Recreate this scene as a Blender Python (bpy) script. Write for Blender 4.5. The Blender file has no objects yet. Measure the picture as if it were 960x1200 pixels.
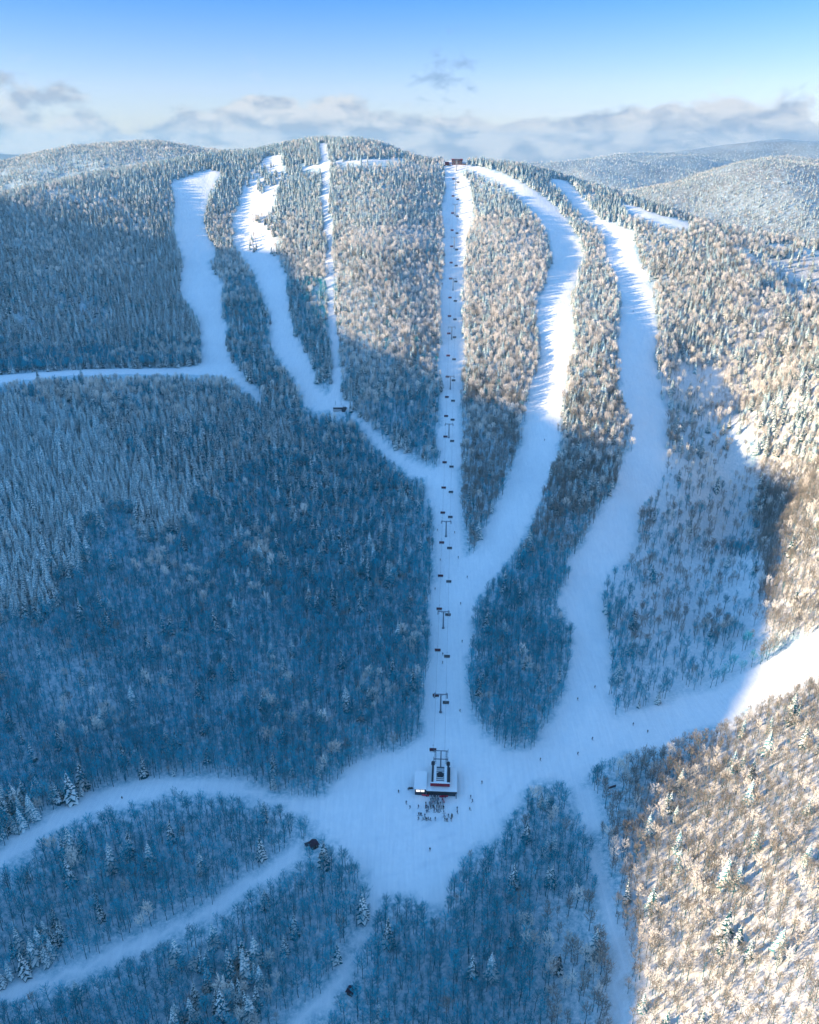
import bpy, math, random
import numpy as np
from mathutils import Vector, Matrix
from math import radians, sin, cos, tan, atan, atan2, pi

random.seed(7)
rng = np.random.default_rng(11)
scene = bpy.context.scene
COL = scene.collection

# ------------------------------------------------------------------ camera, sky, sun, exposure
FPX, CAMZ, PITCH = 942.0, 275.0, radians(23.8)
cam_data = bpy.data.cameras.new("camera")
cam_data.sensor_fit = 'VERTICAL'
cam_data.sensor_height = 24.0
cam_data.sensor_width = 19.2
cam_data.lens = FPX / 1200.0 * 24.0
cam_data.clip_start = 1.0
cam_data.clip_end = 60000.0
cam = bpy.data.objects.new("camera", cam_data)
COL.objects.link(cam)
cam.location = (0, 0, CAMZ)
cam.rotation_euler = (pi / 2 - PITCH, 0, 0)
scene.camera = cam

SUN_ELEV = radians(13.0)
SUN_TRAVEL = radians(15.0)            # horizontal travel direction measured from +X towards +Y
TX, TY = cos(SUN_TRAVEL), sin(SUN_TRAVEL)
sun_data = bpy.data.lights.new("sun", 'SUN')
sun_data.energy = 5.0
sun_data.angle = radians(0.7)
sun_data.color = (1.0, 0.74, 0.44)
sun = bpy.data.objects.new("sun", sun_data)
COL.objects.link(sun)
sdir = Vector((TX * cos(SUN_ELEV), TY * cos(SUN_ELEV), -sin(SUN_ELEV)))
sun.rotation_euler = sdir.to_track_quat('-Z', 'Y').to_euler()
sun.location = (-600, -100, 500)

world = bpy.data.worlds.new("World")
scene.world = world
world.use_nodes = True
wn, wl = world.node_tree.nodes, world.node_tree.links
wn.clear()
def N(nodes, t, **kw):
    n = nodes.new(t)
    for k, v in kw.items():
        setattr(n, k, v)
    return n
sky = N(wn, 'ShaderNodeTexSky', sky_type='NISHITA', sun_disc=False)
sky.sun_elevation = SUN_ELEV
sky.sun_rotation = atan2(-TX, -TY)     # direction TO the sun, clockwise from +Y
sky.altitude = 600
sky.air_density = 1.0
sky.dust_density = 0.3
sky.ozone_density = 3.0
tc = N(wn, 'ShaderNodeTexCoord')
sep = N(wn, 'ShaderNodeSeparateXYZ')
wl.new(tc.outputs['Generated'], sep.inputs[0])
# broad colour balance of the winter sky: paler towards the horizon, deep blue above
tint = N(wn, 'ShaderNodeValToRGB')
cr = tint.color_ramp
cr.elements[0].position = 0.0;  cr.elements[0].color = (0.75, 0.62, 0.70, 1)
cr.elements[1].position = 1.0;  cr.elements[1].color = (1.3, 1.58, 1.55, 1)
e = cr.elements.new(0.07); e.color = (0.68, 0.60, 0.74, 1)
e = cr.elements.new(0.155); e.color = (0.25, 0.44, 0.74, 1)
e = cr.elements.new(0.45); e.color = (0.95, 1.25, 1.35, 1)
wl.new(sep.outputs[2], tint.inputs[0])
mul = N(wn, 'ShaderNodeMix', data_type='RGBA', blend_type='MULTIPLY')
mul.inputs[0].default_value = 1.0
wl.new(sky.outputs[0], mul.inputs[6]); wl.new(tint.outputs[0], mul.inputs[7])
# cloud bank low on the horizon
def mapping(scale, loc=(0, 0, 0)):
    m = N(wn, 'ShaderNodeMapping')
    m.inputs['Scale'].default_value = scale
    m.inputs['Location'].default_value = loc
    wl.new(tc.outputs['Generated'], m.inputs[0])
    return m
def noise(src, scale, detail, rough, dist=0.0):
    n = N(wn, 'ShaderNodeTexNoise')
    n.inputs['Scale'].default_value = scale
    n.inputs['Detail'].default_value = detail
    n.inputs['Roughness'].default_value = rough
    n.inputs['Distortion'].default_value = dist
    wl.new(src.outputs[0], n.inputs['Vector'])
    return n
def math_node(nodes, links, op, a, b=None, clamp=False):
    n = N(nodes, 'ShaderNodeMath', operation=op, use_clamp=clamp)
    for i, v in enumerate((a, b)):
        if v is None: continue
        if isinstance(v, (int, float)): n.inputs[i].default_value = v
        else: links.new(v, n.inputs[i])
    return n.outputs[0]
def W(op, a, b=None, clamp=False): return math_node(wn, wl, op, a, b, clamp)
big = noise(mapping((1, 1, 1.6), (0.35, 0, 0.1)), 8.0, 5.0, 0.5, 0.1)
fine = noise(mapping((1, 1, 1.5), (3.1, 1, 0)), 38.0, 7.0, 0.6, 0.1)
# cloud top height varies with the big noise; sep z = sin(elevation)
top = W('ADD', W('MULTIPLY', W('SUBTRACT', big.outputs['Fac'], 0.5), 0.12), 0.053)
top = W('ADD', top, W('MULTIPLY', W('SUBTRACT', fine.outputs['Fac'], 0.5), 0.030))
top = W('ADD', top, W('MULTIPLY', sep.outputs[0], -0.012))
cov = W('MULTIPLY', W('SUBTRACT', top, sep.outputs[2]), 105.0, True)
# a few loose wisps above the bank
wsp = W('MULTIPLY', W('SUBTRACT', noise(mapping((1, 1, 1.8), (5.3, 0.6, 0.2)), 17.0, 7.0, 0.6, 0.4).outputs['Fac'], 0.60), 7.0, True)
wfall = W('MULTIPLY', W('SUBTRACT', 0.105, sep.outputs[2]), 22.0, True)
wsp = W('MULTIPLY', W('MULTIPLY', wsp, wfall), 0.6)
# the single loose puff over the summit
pd_ = N(wn, 'ShaderNodeVectorMath', operation='DISTANCE'); wl.new(tc.outputs['Generated'], pd_.inputs[0])
_x, _dy, _dz = (523 - 480) / FPX, cos(PITCH) + 515 / FPX * sin(PITCH), -sin(PITCH) + 515 / FPX * cos(PITCH)
_n = math.sqrt(_x * _x + _dy * _dy + _dz * _dz); pd_.inputs[1].default_value = (_x / _n, _dy / _n, _dz / _n)
puff = W('SUBTRACT', W('ADD', W('MULTIPLY', W('SUBTRACT', 0.048, pd_.outputs['Value']), 24.0), W('MULTIPLY', W('SUBTRACT', noise(mapping((1, 1, 1.9), (2.6, 7, 1.3)), 34.0, 7.0, 0.6, 0.3).outputs['Fac'], 0.5), 4.0)), 0.5)
puff = W('MULTIPLY', W('MULTIPLY', puff, 1.2, True), 0.75)
covall = W('MULTIPLY', W('MAXIMUM', cov, wsp), 0.95)
shade = N(wn, 'ShaderNodeValToRGB')
shade.color_ramp.elements[0].position = 0.40; shade.color_ramp.elements[0].color = (1.38, 1.58, 1.95, 1)
shade.color_ramp.elements[1].position = 0.58; shade.color_ramp.elements[1].color = (2.45, 2.45, 2.5, 1)
wl.new(noise(mapping((1, 1, 2.2), (1.7, 4, 0)), 22.0, 7.0, 0.55, 0.3).outputs['Fac'], shade.inputs[0])
cmix = N(wn, 'ShaderNodeMix', data_type='RGBA')
wl.new(covall, cmix.inputs[0]); wl.new(mul.outputs[2], cmix.inputs[6]); wl.new(shade.outputs[0], cmix.inputs[7])
cm2 = N(wn, 'ShaderNodeMix', data_type='RGBA'); wl.new(puff, cm2.inputs[0]); wl.new(cmix.outputs[2], cm2.inputs[6]); cm2.inputs[7].default_value = (0.85, 1.3, 1.95, 1)
bg = N(wn, 'ShaderNodeBackground')
bg.inputs['Strength'].default_value = 0.15
wo = N(wn, 'ShaderNodeOutputWorld')
wl.new(cm2.outputs[2], bg.inputs[0]); wl.new(bg.outputs[0], wo.inputs[0])

vs = scene.view_settings
scene.display_settings.display_device = 'sRGB'
vs.view_transform = 'Standard'
vs.look = 'None'
vs.exposure = 1.2
vs.gamma = 1.0
vs.use_curve_mapping = False
scene.cycles.use_adaptive_sampling = True
scene.cycles.adaptive_threshold = 0.02
scene.cycles.max_bounces = 4
scene.cycles.diffuse_bounces = 3
scene.cycles.volume_bounces = 0
scene.cycles.transparent_max_bounces = 4

# ------------------------------------------------------------------ materials
def material(name, color, rough=0.8, metallic=0.0, spec=0.3, vary=0.0, vscale=3.0, emission=None, estr=0.0, random_tint=0.0):
    m = bpy.data.materials.new(name); m.use_nodes = True
    nt = m.node_tree; n = nt.nodes; l = nt.links
    p = n['Principled BSDF']
    p.inputs['Base Color'].default_value = (*color, 1)
    p.inputs['Roughness'].default_value = rough
    p.inputs['Metallic'].default_value = metallic
    p.inputs['Specular IOR Level'].default_value = spec
    src = None
    if vary > 0:
        t = n.new('ShaderNodeTexCoord'); no = n.new('ShaderNodeTexNoise')
        no.inputs['Scale'].default_value = vscale; no.inputs['Detail'].default_value = 4
        l.new(t.outputs['Object'], no.inputs['Vector'])
        src = math_node(n, l, 'ADD', math_node(n, l, 'MULTIPLY', math_node(n, l, 'SUBTRACT', no.outputs['Fac'], 0.5), 2 * vary), 1.0)
    if random_tint > 0:
        oi = n.new('ShaderNodeObjectInfo')
        r = math_node(n, l, 'ADD', math_node(n, l, 'MULTIPLY', math_node(n, l, 'SUBTRACT', oi.outputs['Random'], 0.5), 2 * random_tint), 1.0)
        src = r if src is None else math_node(n, l, 'MULTIPLY', src, r)
    if src is not None:
        vm = n.new('ShaderNodeVectorMath'); vm.operation = 'SCALE'
        vm.inputs[0].default_value = color
        l.new(src, vm.inputs['Scale']); l.new(vm.outputs[0], p.inputs['Base Color'])
    if emission:
        p.inputs['Emission Color'].default_value = (*emission, 1)
        p.inputs['Emission Strength'].default_value = estr
    return m

M = {}
M['bark'] = material('bark', (0.010, 0.11, 0.14), 0.95, vary=0.25, random_tint=0.35)
M['twig'] = material('twig', (0.012, 0.36, 0.47), 0.95, random_tint=0.35)  # teal of the shaded woods put into the twig colour
M['brown_twig'] = material('brown_twig', (0.31, 0.28, 0.245), 0.95, random_tint=0.3)  # brown trees; also the sunlit version of the bare twigs
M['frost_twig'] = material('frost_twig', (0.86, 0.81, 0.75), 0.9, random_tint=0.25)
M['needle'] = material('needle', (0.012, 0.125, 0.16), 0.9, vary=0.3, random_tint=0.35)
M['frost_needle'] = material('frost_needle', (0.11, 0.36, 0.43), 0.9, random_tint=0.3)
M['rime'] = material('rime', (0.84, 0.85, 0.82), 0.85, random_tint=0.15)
M['roof_snow'] = material('roof_snow', (0.82, 0.83, 0.85), 0.7, vary=0.05, vscale=0.8)
M['steel'] = material('steel', (0.20, 0.24, 0.28), 0.45, 0.6, vary=0.15, vscale=1.5)
M['dark_metal'] = material('dark_metal', (0.025, 0.03, 0.045), 0.5, 0.3, vary=0.2)
M['dark_wall'] = material('dark_wall', (0.035, 0.045, 0.065), 0.7, vary=0.3, vscale=2)
M['red'] = material('red_paint', (0.28, 0.012, 0.03), 0.5, vary=0.15)
M['dark_red'] = material('dark_red_paint', (0.07, 0.012, 0.025), 0.5, vary=0.2)
M['hut_roof'] = material('hut_roof', (0.04, 0.012, 0.03), 0.7, vary=0.3)
M['glass'] = material('dark_glass', (0.03, 0.045, 0.06), 0.12, spec=0.6)
M['lit_window'] = material('lit_window', (0.8, 0.75, 0.7), 0.4, emission=(1.0, 0.9, 0.82), estr=0.55)
M['pale_wall'] = material('pale_wall', (0.45, 0.45, 0.46), 0.8, vary=0.1)
M['wood'] = material('weathered_wood', (0.09, 0.06, 0.05), 0.9, vary=0.3)
M['vinyl'] = material('vinyl', (0.05, 0.05, 0.06), 0.5)
M['skin'] = material('skin', (0.45, 0.28, 0.2), 0.6)
M['mesh_red'] = material('safety_fence_red', (0.55, 0.04, 0.08), 0.7)
M['banner'] = material('banner_dark', (0.03, 0.03, 0.06), 0.6)

def snow_material():
    m = bpy.data.materials.new('snow'); m.use_nodes = True
    nt = m.node_tree; n = nt.nodes; l = nt.links
    p = n['Principled BSDF']
    p.inputs['Roughness'].default_value = 0.75
    p.inputs['Specular IOR Level'].default_value = 0.25
    g = n.new('ShaderNodeNewGeometry')
    def no(scale, det, rough=0.6, sc=(1, 1, 1)):
        mp = n.new('ShaderNodeMapping'); mp.inputs['Scale'].default_value = sc
        l.new(g.outputs['Position'], mp.inputs[0])
        t = n.new('ShaderNodeTexNoise'); t.inputs['Scale'].default_value = scale
        t.inputs['Detail'].default_value = det; t.inputs['Roughness'].default_value = rough
        l.new(mp.outputs[0], t.inputs['Vector']); return t.outputs['Fac']
    def mm(op, a, b=None, c=False): return math_node(n, l, op, a, b, c)
    # groomer passes (fine lines running down the fall line), wind patches, litter
    vd = n.new('ShaderNodeVectorMath'); vd.operation = 'DISTANCE'; l.new(g.outputs['Position'], vd.inputs[0]); vd.inputs[1].default_value = (-25, 345, 0)
    ring = mm('SINE', mm('ADD', mm('MULTIPLY', vd.outputs['Value'], 0.62), mm('MULTIPLY', no(0.03, 3), 9.0)))
    ring = mm('MULTIPLY', mm('SUBTRACT', ring, 0.55), 2.2, True)
    vd2 = n.new('ShaderNodeVectorMath'); vd2.operation = 'DISTANCE'; l.new(g.outputs['Position'], vd2.inputs[0]); vd2.inputs[1].default_value = (35, 262, 0)
    ring = mm('MULTIPLY', ring, mm('MULTIPLY', mm('SUBTRACT', 62, vd2.outputs['Value']), 0.03, True))
    ring = mm('MULTIPLY', ring, mm('MULTIPLY', mm('SUBTRACT', no(0.05, 3), 0.42), 5.0, True))
    a = no(0.02, 6); b = no(0.35, 5, 0.65); c = no(0.9, 3, 0.5, (1, 0.06, 0.3))
    fac = mm('ADD', mm('ADD', mm('MULTIPLY', a, 0.35), mm('MULTIPLY', b, 0.30)), mm('MULTIPLY', c, 0.35))
    fac = mm('SUBTRACT', fac, mm('MULTIPLY', ring, 0.16))
    ramp = n.new('ShaderNodeValToRGB')
    ramp.color_ramp.elements[0].position = 0.30; ramp.color_ramp.elements[0].color = (0.70, 0.74, 0.79, 1)
    ramp.color_ramp.elements[1].position = 0.62; ramp.color_ramp.elements[1].color = (0.88, 0.89, 0.91, 1)
    l.new(fac, ramp.inputs[0])
    # litter, undergrowth and low saplings under the woods, coloured teal for shade, brown for sun (vertex mask: 0 on pistes, 1 in forest)
    at = n.new('ShaderNodeAttribute'); at.attribute_name = 'woods'
    lit = mm('MULTIPLY', mm('SUBTRACT', no(0.5, 6, 0.75), 0.34), 3.2, True)
    lit = mm('MULTIPLY', mm('MULTIPLY', lit, at.outputs['Fac']), 0.85)
    mx = n.new('ShaderNodeMix'); mx.data_type = 'RGBA'
    l.new(lit, mx.inputs[0]); l.new(ramp.outputs[0], mx.inputs[6]); bt = n.new('ShaderNodeAttribute'); bt.attribute_name = 'brush'; lc = n.new('ShaderNodeMix'); lc.data_type = 'RGBA'
    l.new(bt.outputs['Fac'], lc.inputs[0]); lc.inputs[6].default_value = (0.008, 0.30, 0.40, 1); lc.inputs[7].default_value = (0.29, 0.27, 0.235, 1); l.new(lc.outputs[2], mx.inputs[7])
    # far wooded hills: crowns too small to build
    sepn = n.new('ShaderNodeSeparateXYZ'); l.new(g.outputs['Position'], sepn.inputs[0])
    far = mm('MULTIPLY', mm('SUBTRACT', sepn.outputs[1], 1500), 0.003, True)
    ft = mm('MULTIPLY', mm('SUBTRACT', no(0.09, 5, 0.7), 0.34), 5.0, True)
    ft = mm('MULTIPLY', ft, mm('ADD', mm('MULTIPLY', no(0.004, 4), 0.8), 0.35), True)
    mx2 = n.new('ShaderNodeMix'); mx2.data_type = 'RGBA'
    l.new(mm('MULTIPLY', far, ft), mx2.inputs[0]); l.new(mx.outputs[2], mx2.inputs[6]); mx2.inputs[7].default_value = (0.19, 0.165, 0.15, 1)
    l.new(mx2.outputs[2], p.inputs['Base Color'])
    bp = n.new('ShaderNodeBump'); bp.inputs['Strength'].default_value = 0.85; bp.inputs['Distance'].default_value = 0.6
    l.new(mm('ADD', mm('MULTIPLY', b, 0.6), mm('MULTIPLY', c, 0.4)), bp.inputs['Height'])
    l.new(bp.outputs[0], p.inputs['Normal'])
    return m
M['snow'] = snow_material()

# ------------------------------------------------------------------ projection helpers
CP, SP = cos(PITCH), sin(PITCH)
def ray(px, py):
    x = (np.asarray(px, float) - 480) / FPX; y = (600 - np.asarray(py, float)) / FPX
    return x, CP + y * SP, -SP + y * CP            # scaled so depth along the axis = 1 per unit
def pt(px, py, Y=None, z=None):
    x, dy, dz = ray(px, py)
    t = Y / dy if Y is not None else (z - CAMZ) / dz
    return np.array([x * t, dy * t, CAMZ + dz * t])
def project(X, Y, Z):
    d = Y * CP - (Z - CAMZ) * SP
    v = Y * SP + (Z - CAMZ) * CP
    d = np.maximum(d, 1e-3)
    return 480 + FPX * X / d, 600 - FPX * v / d, d

# ------------------------------------------------------------------ terrain control points
prof = [(308, 0), (335, 1), (393, 4), (457, 16), (521, 32), (586, 48), (649, 65), (713, 85), (773, 110), (835, 135), (895, 162), (954, 190), (1011, 221), (1062, 252)]
pY = np.array([p[0] for p in prof], float); pZ = np.array([p[1] for p in prof], float)
ppy = project(np.zeros_like(pY), pY, pZ)[1]
def Yc(py): return float(np.interp(py, ppy[::-1], pY[::-1]))
C = []
for y, z in prof:
    C.append((0.0563 * (y - 375) + 18, y, z))
def cY(px, py, Y): C.append(tuple(pt(px, py, Y=Y)))
def cz(px, py, z): C.append(tuple(pt(px, py, z=z)))
def ck(px, py, k): C.append(tuple(pt(px, py, Y=Yc(py) * k)))
for a in [(420, 920, 0), (620, 900, 1), (480, 1000, -3), (700, 865, 4), (250, 925, 1), (100, 950, 4), (0, 1000, 6), (200, 1050, -7), (0, 1130, -6),
          (430, 1100, -10), (300, 1200, -14), (600, 1200, -12), (0, 1200, -10), (550, 1080, -8), (700, 1000, -3), (715, 1100, -4), (720, 1200, -4),
          (800, 1000, 14), (880, 1100, 36), (960, 1200, 52), (960, 1000, 52), (960, 860, 46), (880, 880, 24), (820, 920, 14),
          (960, 770, 40), (880, 815, 20), (800, 845, 9), (720, 800, 9), (960, 640, 66),
          (960, 540, 86), (930, 450, 106), (960, 420, 122), (870, 370, 138), (960, 340, 152)]: cz(*a)
for a in [(800, 490, 1.01), (800, 560, 1.005), (780, 620, 1.0), (750, 700, 1.0), (800, 430, 1.0), (872, 480, 1.045), (905, 560, 1.05), (912, 640, 1.04), (850, 730, 1.03), (690, 680, 1.0), (740, 560, 0.99), (760, 440, 0.98), (755, 330, 0.985), (690, 250, 1.01), (640, 440, 0.99), (620, 560, 1.0), (660, 300, 1.0), (610, 800, 0.99),
          (600, 400, 0.98), (590, 280, 0.98), (690, 400, 0.955), (700, 480, 0.95), (680, 560, .955), (640, 680, 0.985), (440, 330, 0.97), (460, 250, 0.97), (450, 420, 0.98),
          (380, 300, 1.0), (390, 430, 1.01), (330, 320, 1.01), (300, 430, 1.02), (290, 250, 1.02), (340, 220, 1.0), (240, 300, 1.03), (250, 400, 1.04), (300, 465, 1.02), (380, 475, 1.03),
          (200, 250, 1.0), (200, 340, 1.02), (190, 410, 1.05), (100, 260, 0.97), (100, 340, 0.97), (90, 410, 1.0), (0, 270, 0.94), (0, 350, 0.93), (0, 410, 0.97),
          (0, 442, 0.90), (100, 436, 0.93), (200, 438, 0.98), (0, 500, 0.87), (100, 500, 0.89), (210, 520, 0.93), (300, 520, 0.98), (400, 520, 1.04), (450, 570, 1.03),
          (0, 600, 0.87), (110, 600, 0.90), (230, 610, 0.96), (340, 600, 1.02), (450, 660, 1.01), (0, 700, 0.90), (150, 700, 0.95), (300, 700, 1.0),
          (450, 760, 1.0), (0, 800, 0.95), (200, 800, 0.98), (370, 850, 1.0), (100, 890, 1.0)]: ck(*a)
# crest line and the ground that falls away behind it
crest = [(0, 236, 960), (100, 212, 1030), (200, 194, 1080), (250, 186, 1100), (300, 180, 1130), (380, 166, 1160), (450, 172, 1140), (535, 187, 1095), (570, 190, 1090),
         (620, 199, 1075), (700, 228, 1040), (760, 248, 1000), (830, 270, 960), (960, 296, 900)]
for px, py, Y in crest:
    cY(px, py, Y)
    p = pt(px, py, Y=Y); C.append((p[0] * 1.12, Y + 110, p[2] - 22)); C.append((p[0] * 1.3, Y + 300, p[2] - 95))
C += [(62, 1125, 258), (62, 1190, 240), (30, 1120, 266), (90, 1120, 252), (-700, 700, 95), (-700, 1000, 170), (-700, 450, 30), (-600, 250, 10), (-450, 100, 0), (0, 50, -15), (400, 100, 40), (600, 300, 90), (650, 600, 130), (750, 850, 150),
      (-300, 20, -10), (0, -300, -30), (900, 200, 110), (-900, 0, 10), (1000, 1100, 100), (-1100, 1200, 120), (900, -300, 90)]
C = np.array(C, float)

def tps_fit(P, z, lam):
    n = len(P); d = np.linalg.norm(P[:, None] - P[None], axis=2)
    K = np.where(d > 0, d * d * np.log(np.maximum(d, 1e-9)), 0) + lam * np.eye(n)
    Q = np.c_[np.ones(n), P]
    A = np.block([[K, Q], [Q.T, np.zeros((3, 3))]])
    return np.linalg.solve(A, np.r_[z, 0, 0, 0])
S = 400.0
CPn = C[:, :2] / S
wt = tps_fit(CPn, C[:, 2], 0.0015)
def tps(X, Y):
    out = np.empty(X.size); xs = X.ravel() / S; ys = Y.ravel() / S
    for i in range(0, X.size, 60000):
        a = xs[i:i + 60000, None] - CPn[None, :, 0]; b = ys[i:i + 60000, None] - CPn[None, :, 1]
        r2 = a * a + b * b
        out[i:i + 60000] = (0.5 * r2 * np.log(np.maximum(r2, 1e-12))) @ wt[:-3] + wt[-3] + wt[-2] * xs[i:i + 60000] + wt[-1] * ys[i:i + 60000]
    return out.reshape(X.shape)
def sstep(a, b, x):
    t = np.clip((x - a) / (b - a), 0, 1); return t * t * (3 - 2 * t)
_tab = rng.random((256, 256))
def vnoise(X, Y):
    xi = np.floor(X).astype(int); yi = np.floor(Y).astype(int); fx = X - xi; fy = Y - yi
    fx = fx * fx * (3 - 2 * fx); fy = fy * fy * (3 - 2 * fy)
    g = lambda a, b: _tab[a & 255, b & 255]
    return (g(xi, yi) * (1 - fx) + g(xi + 1, yi) * fx) * (1 - fy) + (g(xi, yi + 1) * (1 - fx) + g(xi + 1, yi + 1) * fx) * fy
def fbm(X, Y, s, o=4):
    v = 0; a = 1; t = 0
    for i in range(o):
        v = v + a * vnoise(X / s + 17.3 * i, Y / s - 9.1 * i); t += a; a *= 0.5; s *= 0.5
    return v / t - 0.5

def far_hills(X, Y):
    rg = fbm(X, Y, 420, 4)
    z = 70 + 60 * fbm(X, Y, 900, 4) + (70 * rg + 60 * (0.25 - np.abs(fbm(X + 4000, Y, 520, 3)) * 1.6)) * sstep(1500, 2300, Y)
    for hx, hy, h, sx, sy in [(-520, 1780, 215, 480, 420), (-1500, 1900, 150, 600, 500),
                              (1200, 2700, 112, 480, 520), (900, 2350, 95, 420, 420), (2200, 3100, 190, 900, 700),
                              (760, 4300, 128, 620, 800), (1500, 4700, 120, 600, 700), (2600, 5600, 260, 1200, 900), (-3000, 6000, 190, 2000, 1500), (200, 6500, 130, 2500, 1500)]:
        z = z + h * np.exp(-((X - hx) / sx) ** 2 - ((Y - hy) / sy) ** 2)
    return z

xs = np.arange(-800, 801, 5.0)
def grow(s, end, f=1.05, d0=5.0):
    o = []; d = d0; v = s
    while v < end:
        d *= f; v += d; o.append(v)
    return np.array(o)
gx = np.r_[-grow(800, 6500)[::-1], xs, grow(800, 6500)]
gy = np.r_[-grow(100, 1500, 1.12)[::-1], np.arange(-100, 1401, 5.0), grow(1400, 8000, 1.018)]
GX, GY = np.meshgrid(gx, gy, indexing='ij')
near = tps(np.clip(GX, -1300, 1300), np.clip(GY, -500, 1600))
near = np.clip(near, -60, 320)
wfar = np.maximum(sstep(1250, 1650, GY), sstep(900, 1400, np.abs(GX)))
base = near * (1 - wfar) + far_hills(GX, GY) * wfar
base += (fbm(GX, GY, 70, 4) * 6.0 + fbm(GX, GY, 18, 3) * 1.2) * np.clip(np.hypot(GX - 15, GY - 300) / 160 - 0.25, 0, 1) * np.where(GY > 1400, 2.0, 1.0)

def interp_grid(Z, X, Y):
    i = np.clip(np.searchsorted(gx, X) - 1, 0, len(gx) - 2); j = np.clip(np.searchsorted(gy, Y) - 1, 0, len(gy) - 2)
    fx = (X - gx[i]) / (gx[i + 1] - gx[i]); fy = (Y - gy[j]) / (gy[j + 1] - gy[j])
    return (Z[i, j] * (1 - fx) + Z[i + 1, j] * fx) * (1 - fy) + (Z[i, j + 1] * (1 - fx) + Z[i + 1, j + 1] * fx) * fy
def hit(px, py, Z):
    px = np.atleast_1d(np.asarray(px, float)); py = np.atleast_1d(np.asarray(py, float))
    x, dy, dz = ray(px, py)
    t = np.full(px.shape, 120.0); done = np.zeros(px.shape, bool); res = np.full(px.shape, np.nan)
    while t.max() < 3000 and not done.all():
        tn = t + 2.0
        under = (CAMZ + dz * tn) < interp_grid(Z, x * tn, dy * tn)
        new = under & ~done
        res[new] = tn[new] - 1.0
        done |= under; t = tn
    return np.c_[x * res, dy * res, CAMZ + dz * res]

# the hill west of the valley, unseen outside the frame: crest shaped to throw the big shadow
term = [(748, 1190, 1), (752, 1100, 1), (748, 1030, 0), (790, 950, 0), (860, 850, 0), (880, 820, 0), (900, 700, 0), (930, 640, 3), (880, 560, 9), (640, 500, 4), (570, 470, 6), (520, 432, 6), (470, 415, 6), (395, 395, 6),
        (340, 290, 6), (320, 240, 3), (230, 232, 6), (100, 236, 6), (0, 250, 6)]
tp = hit([a[0] for a in term], [a[1] for a in term], base)
tp[:, 2] += np.array([a[2] for a in term])
ok = ~np.isnan(tp[:, 0]); tp = tp[ok]
S0 = -640.0
v = -tp[:, 0] * TY + tp[:, 1] * TX
s = tp[:, 0] * TX + tp[:, 1] * TY
need = tp[:, 2] + (s - S0) * tan(SUN_ELEV) - 45 * sstep(1010, 1080, v)
order = np.argsort(v); v, need = v[order], need[order]
vv = np.arange(-200, 1601, 10.0)
zz = np.interp(vv, np.r_[-200, v[0] - 60, v, v[-1] + 150, 1600], np.r_[40, need[0] - 10, need, 150, 60])
ker = np.exp(-(np.arange(-6, 7) / 2.6) ** 2); ker /= ker.sum()
zz = np.convolve(np.pad(zz, 6, mode='edge'), ker, 'valid')
Sg = GX * TX + GY * TY; Vg = -GX * TY + GY * TX
crestz = np.interp(Vg, vv, zz)
endfade = sstep(-420, -150, Vg) * (1 - sstep(1230, 1420, Vg))
S0v = S0 - 120 * sstep(900, 1200, Vg)
ridge = crestz * endfade - np.abs(Sg - S0v) * np.where(Sg > S0v, 0.62, 0.45) - 0.0008 * (Sg - S0v) ** 2 * 0.2
ridge += fbm(GX, GY, 70, 5) * 16.0
kk = 12.0
terrain = np.where(np.abs(ridge - base) < 80, base + kk * np.logaddexp(0, np.clip((ridge - base) / kk, -50, 50)), np.maximum(ridge, base))
terrain = np.where(ridge < base - 80, base, terrain)
# trampled, ploughed berms round the base area
def H(X, Y): return interp_grid(terrain, np.asarray(X, float), np.asarray(Y, float))
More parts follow.
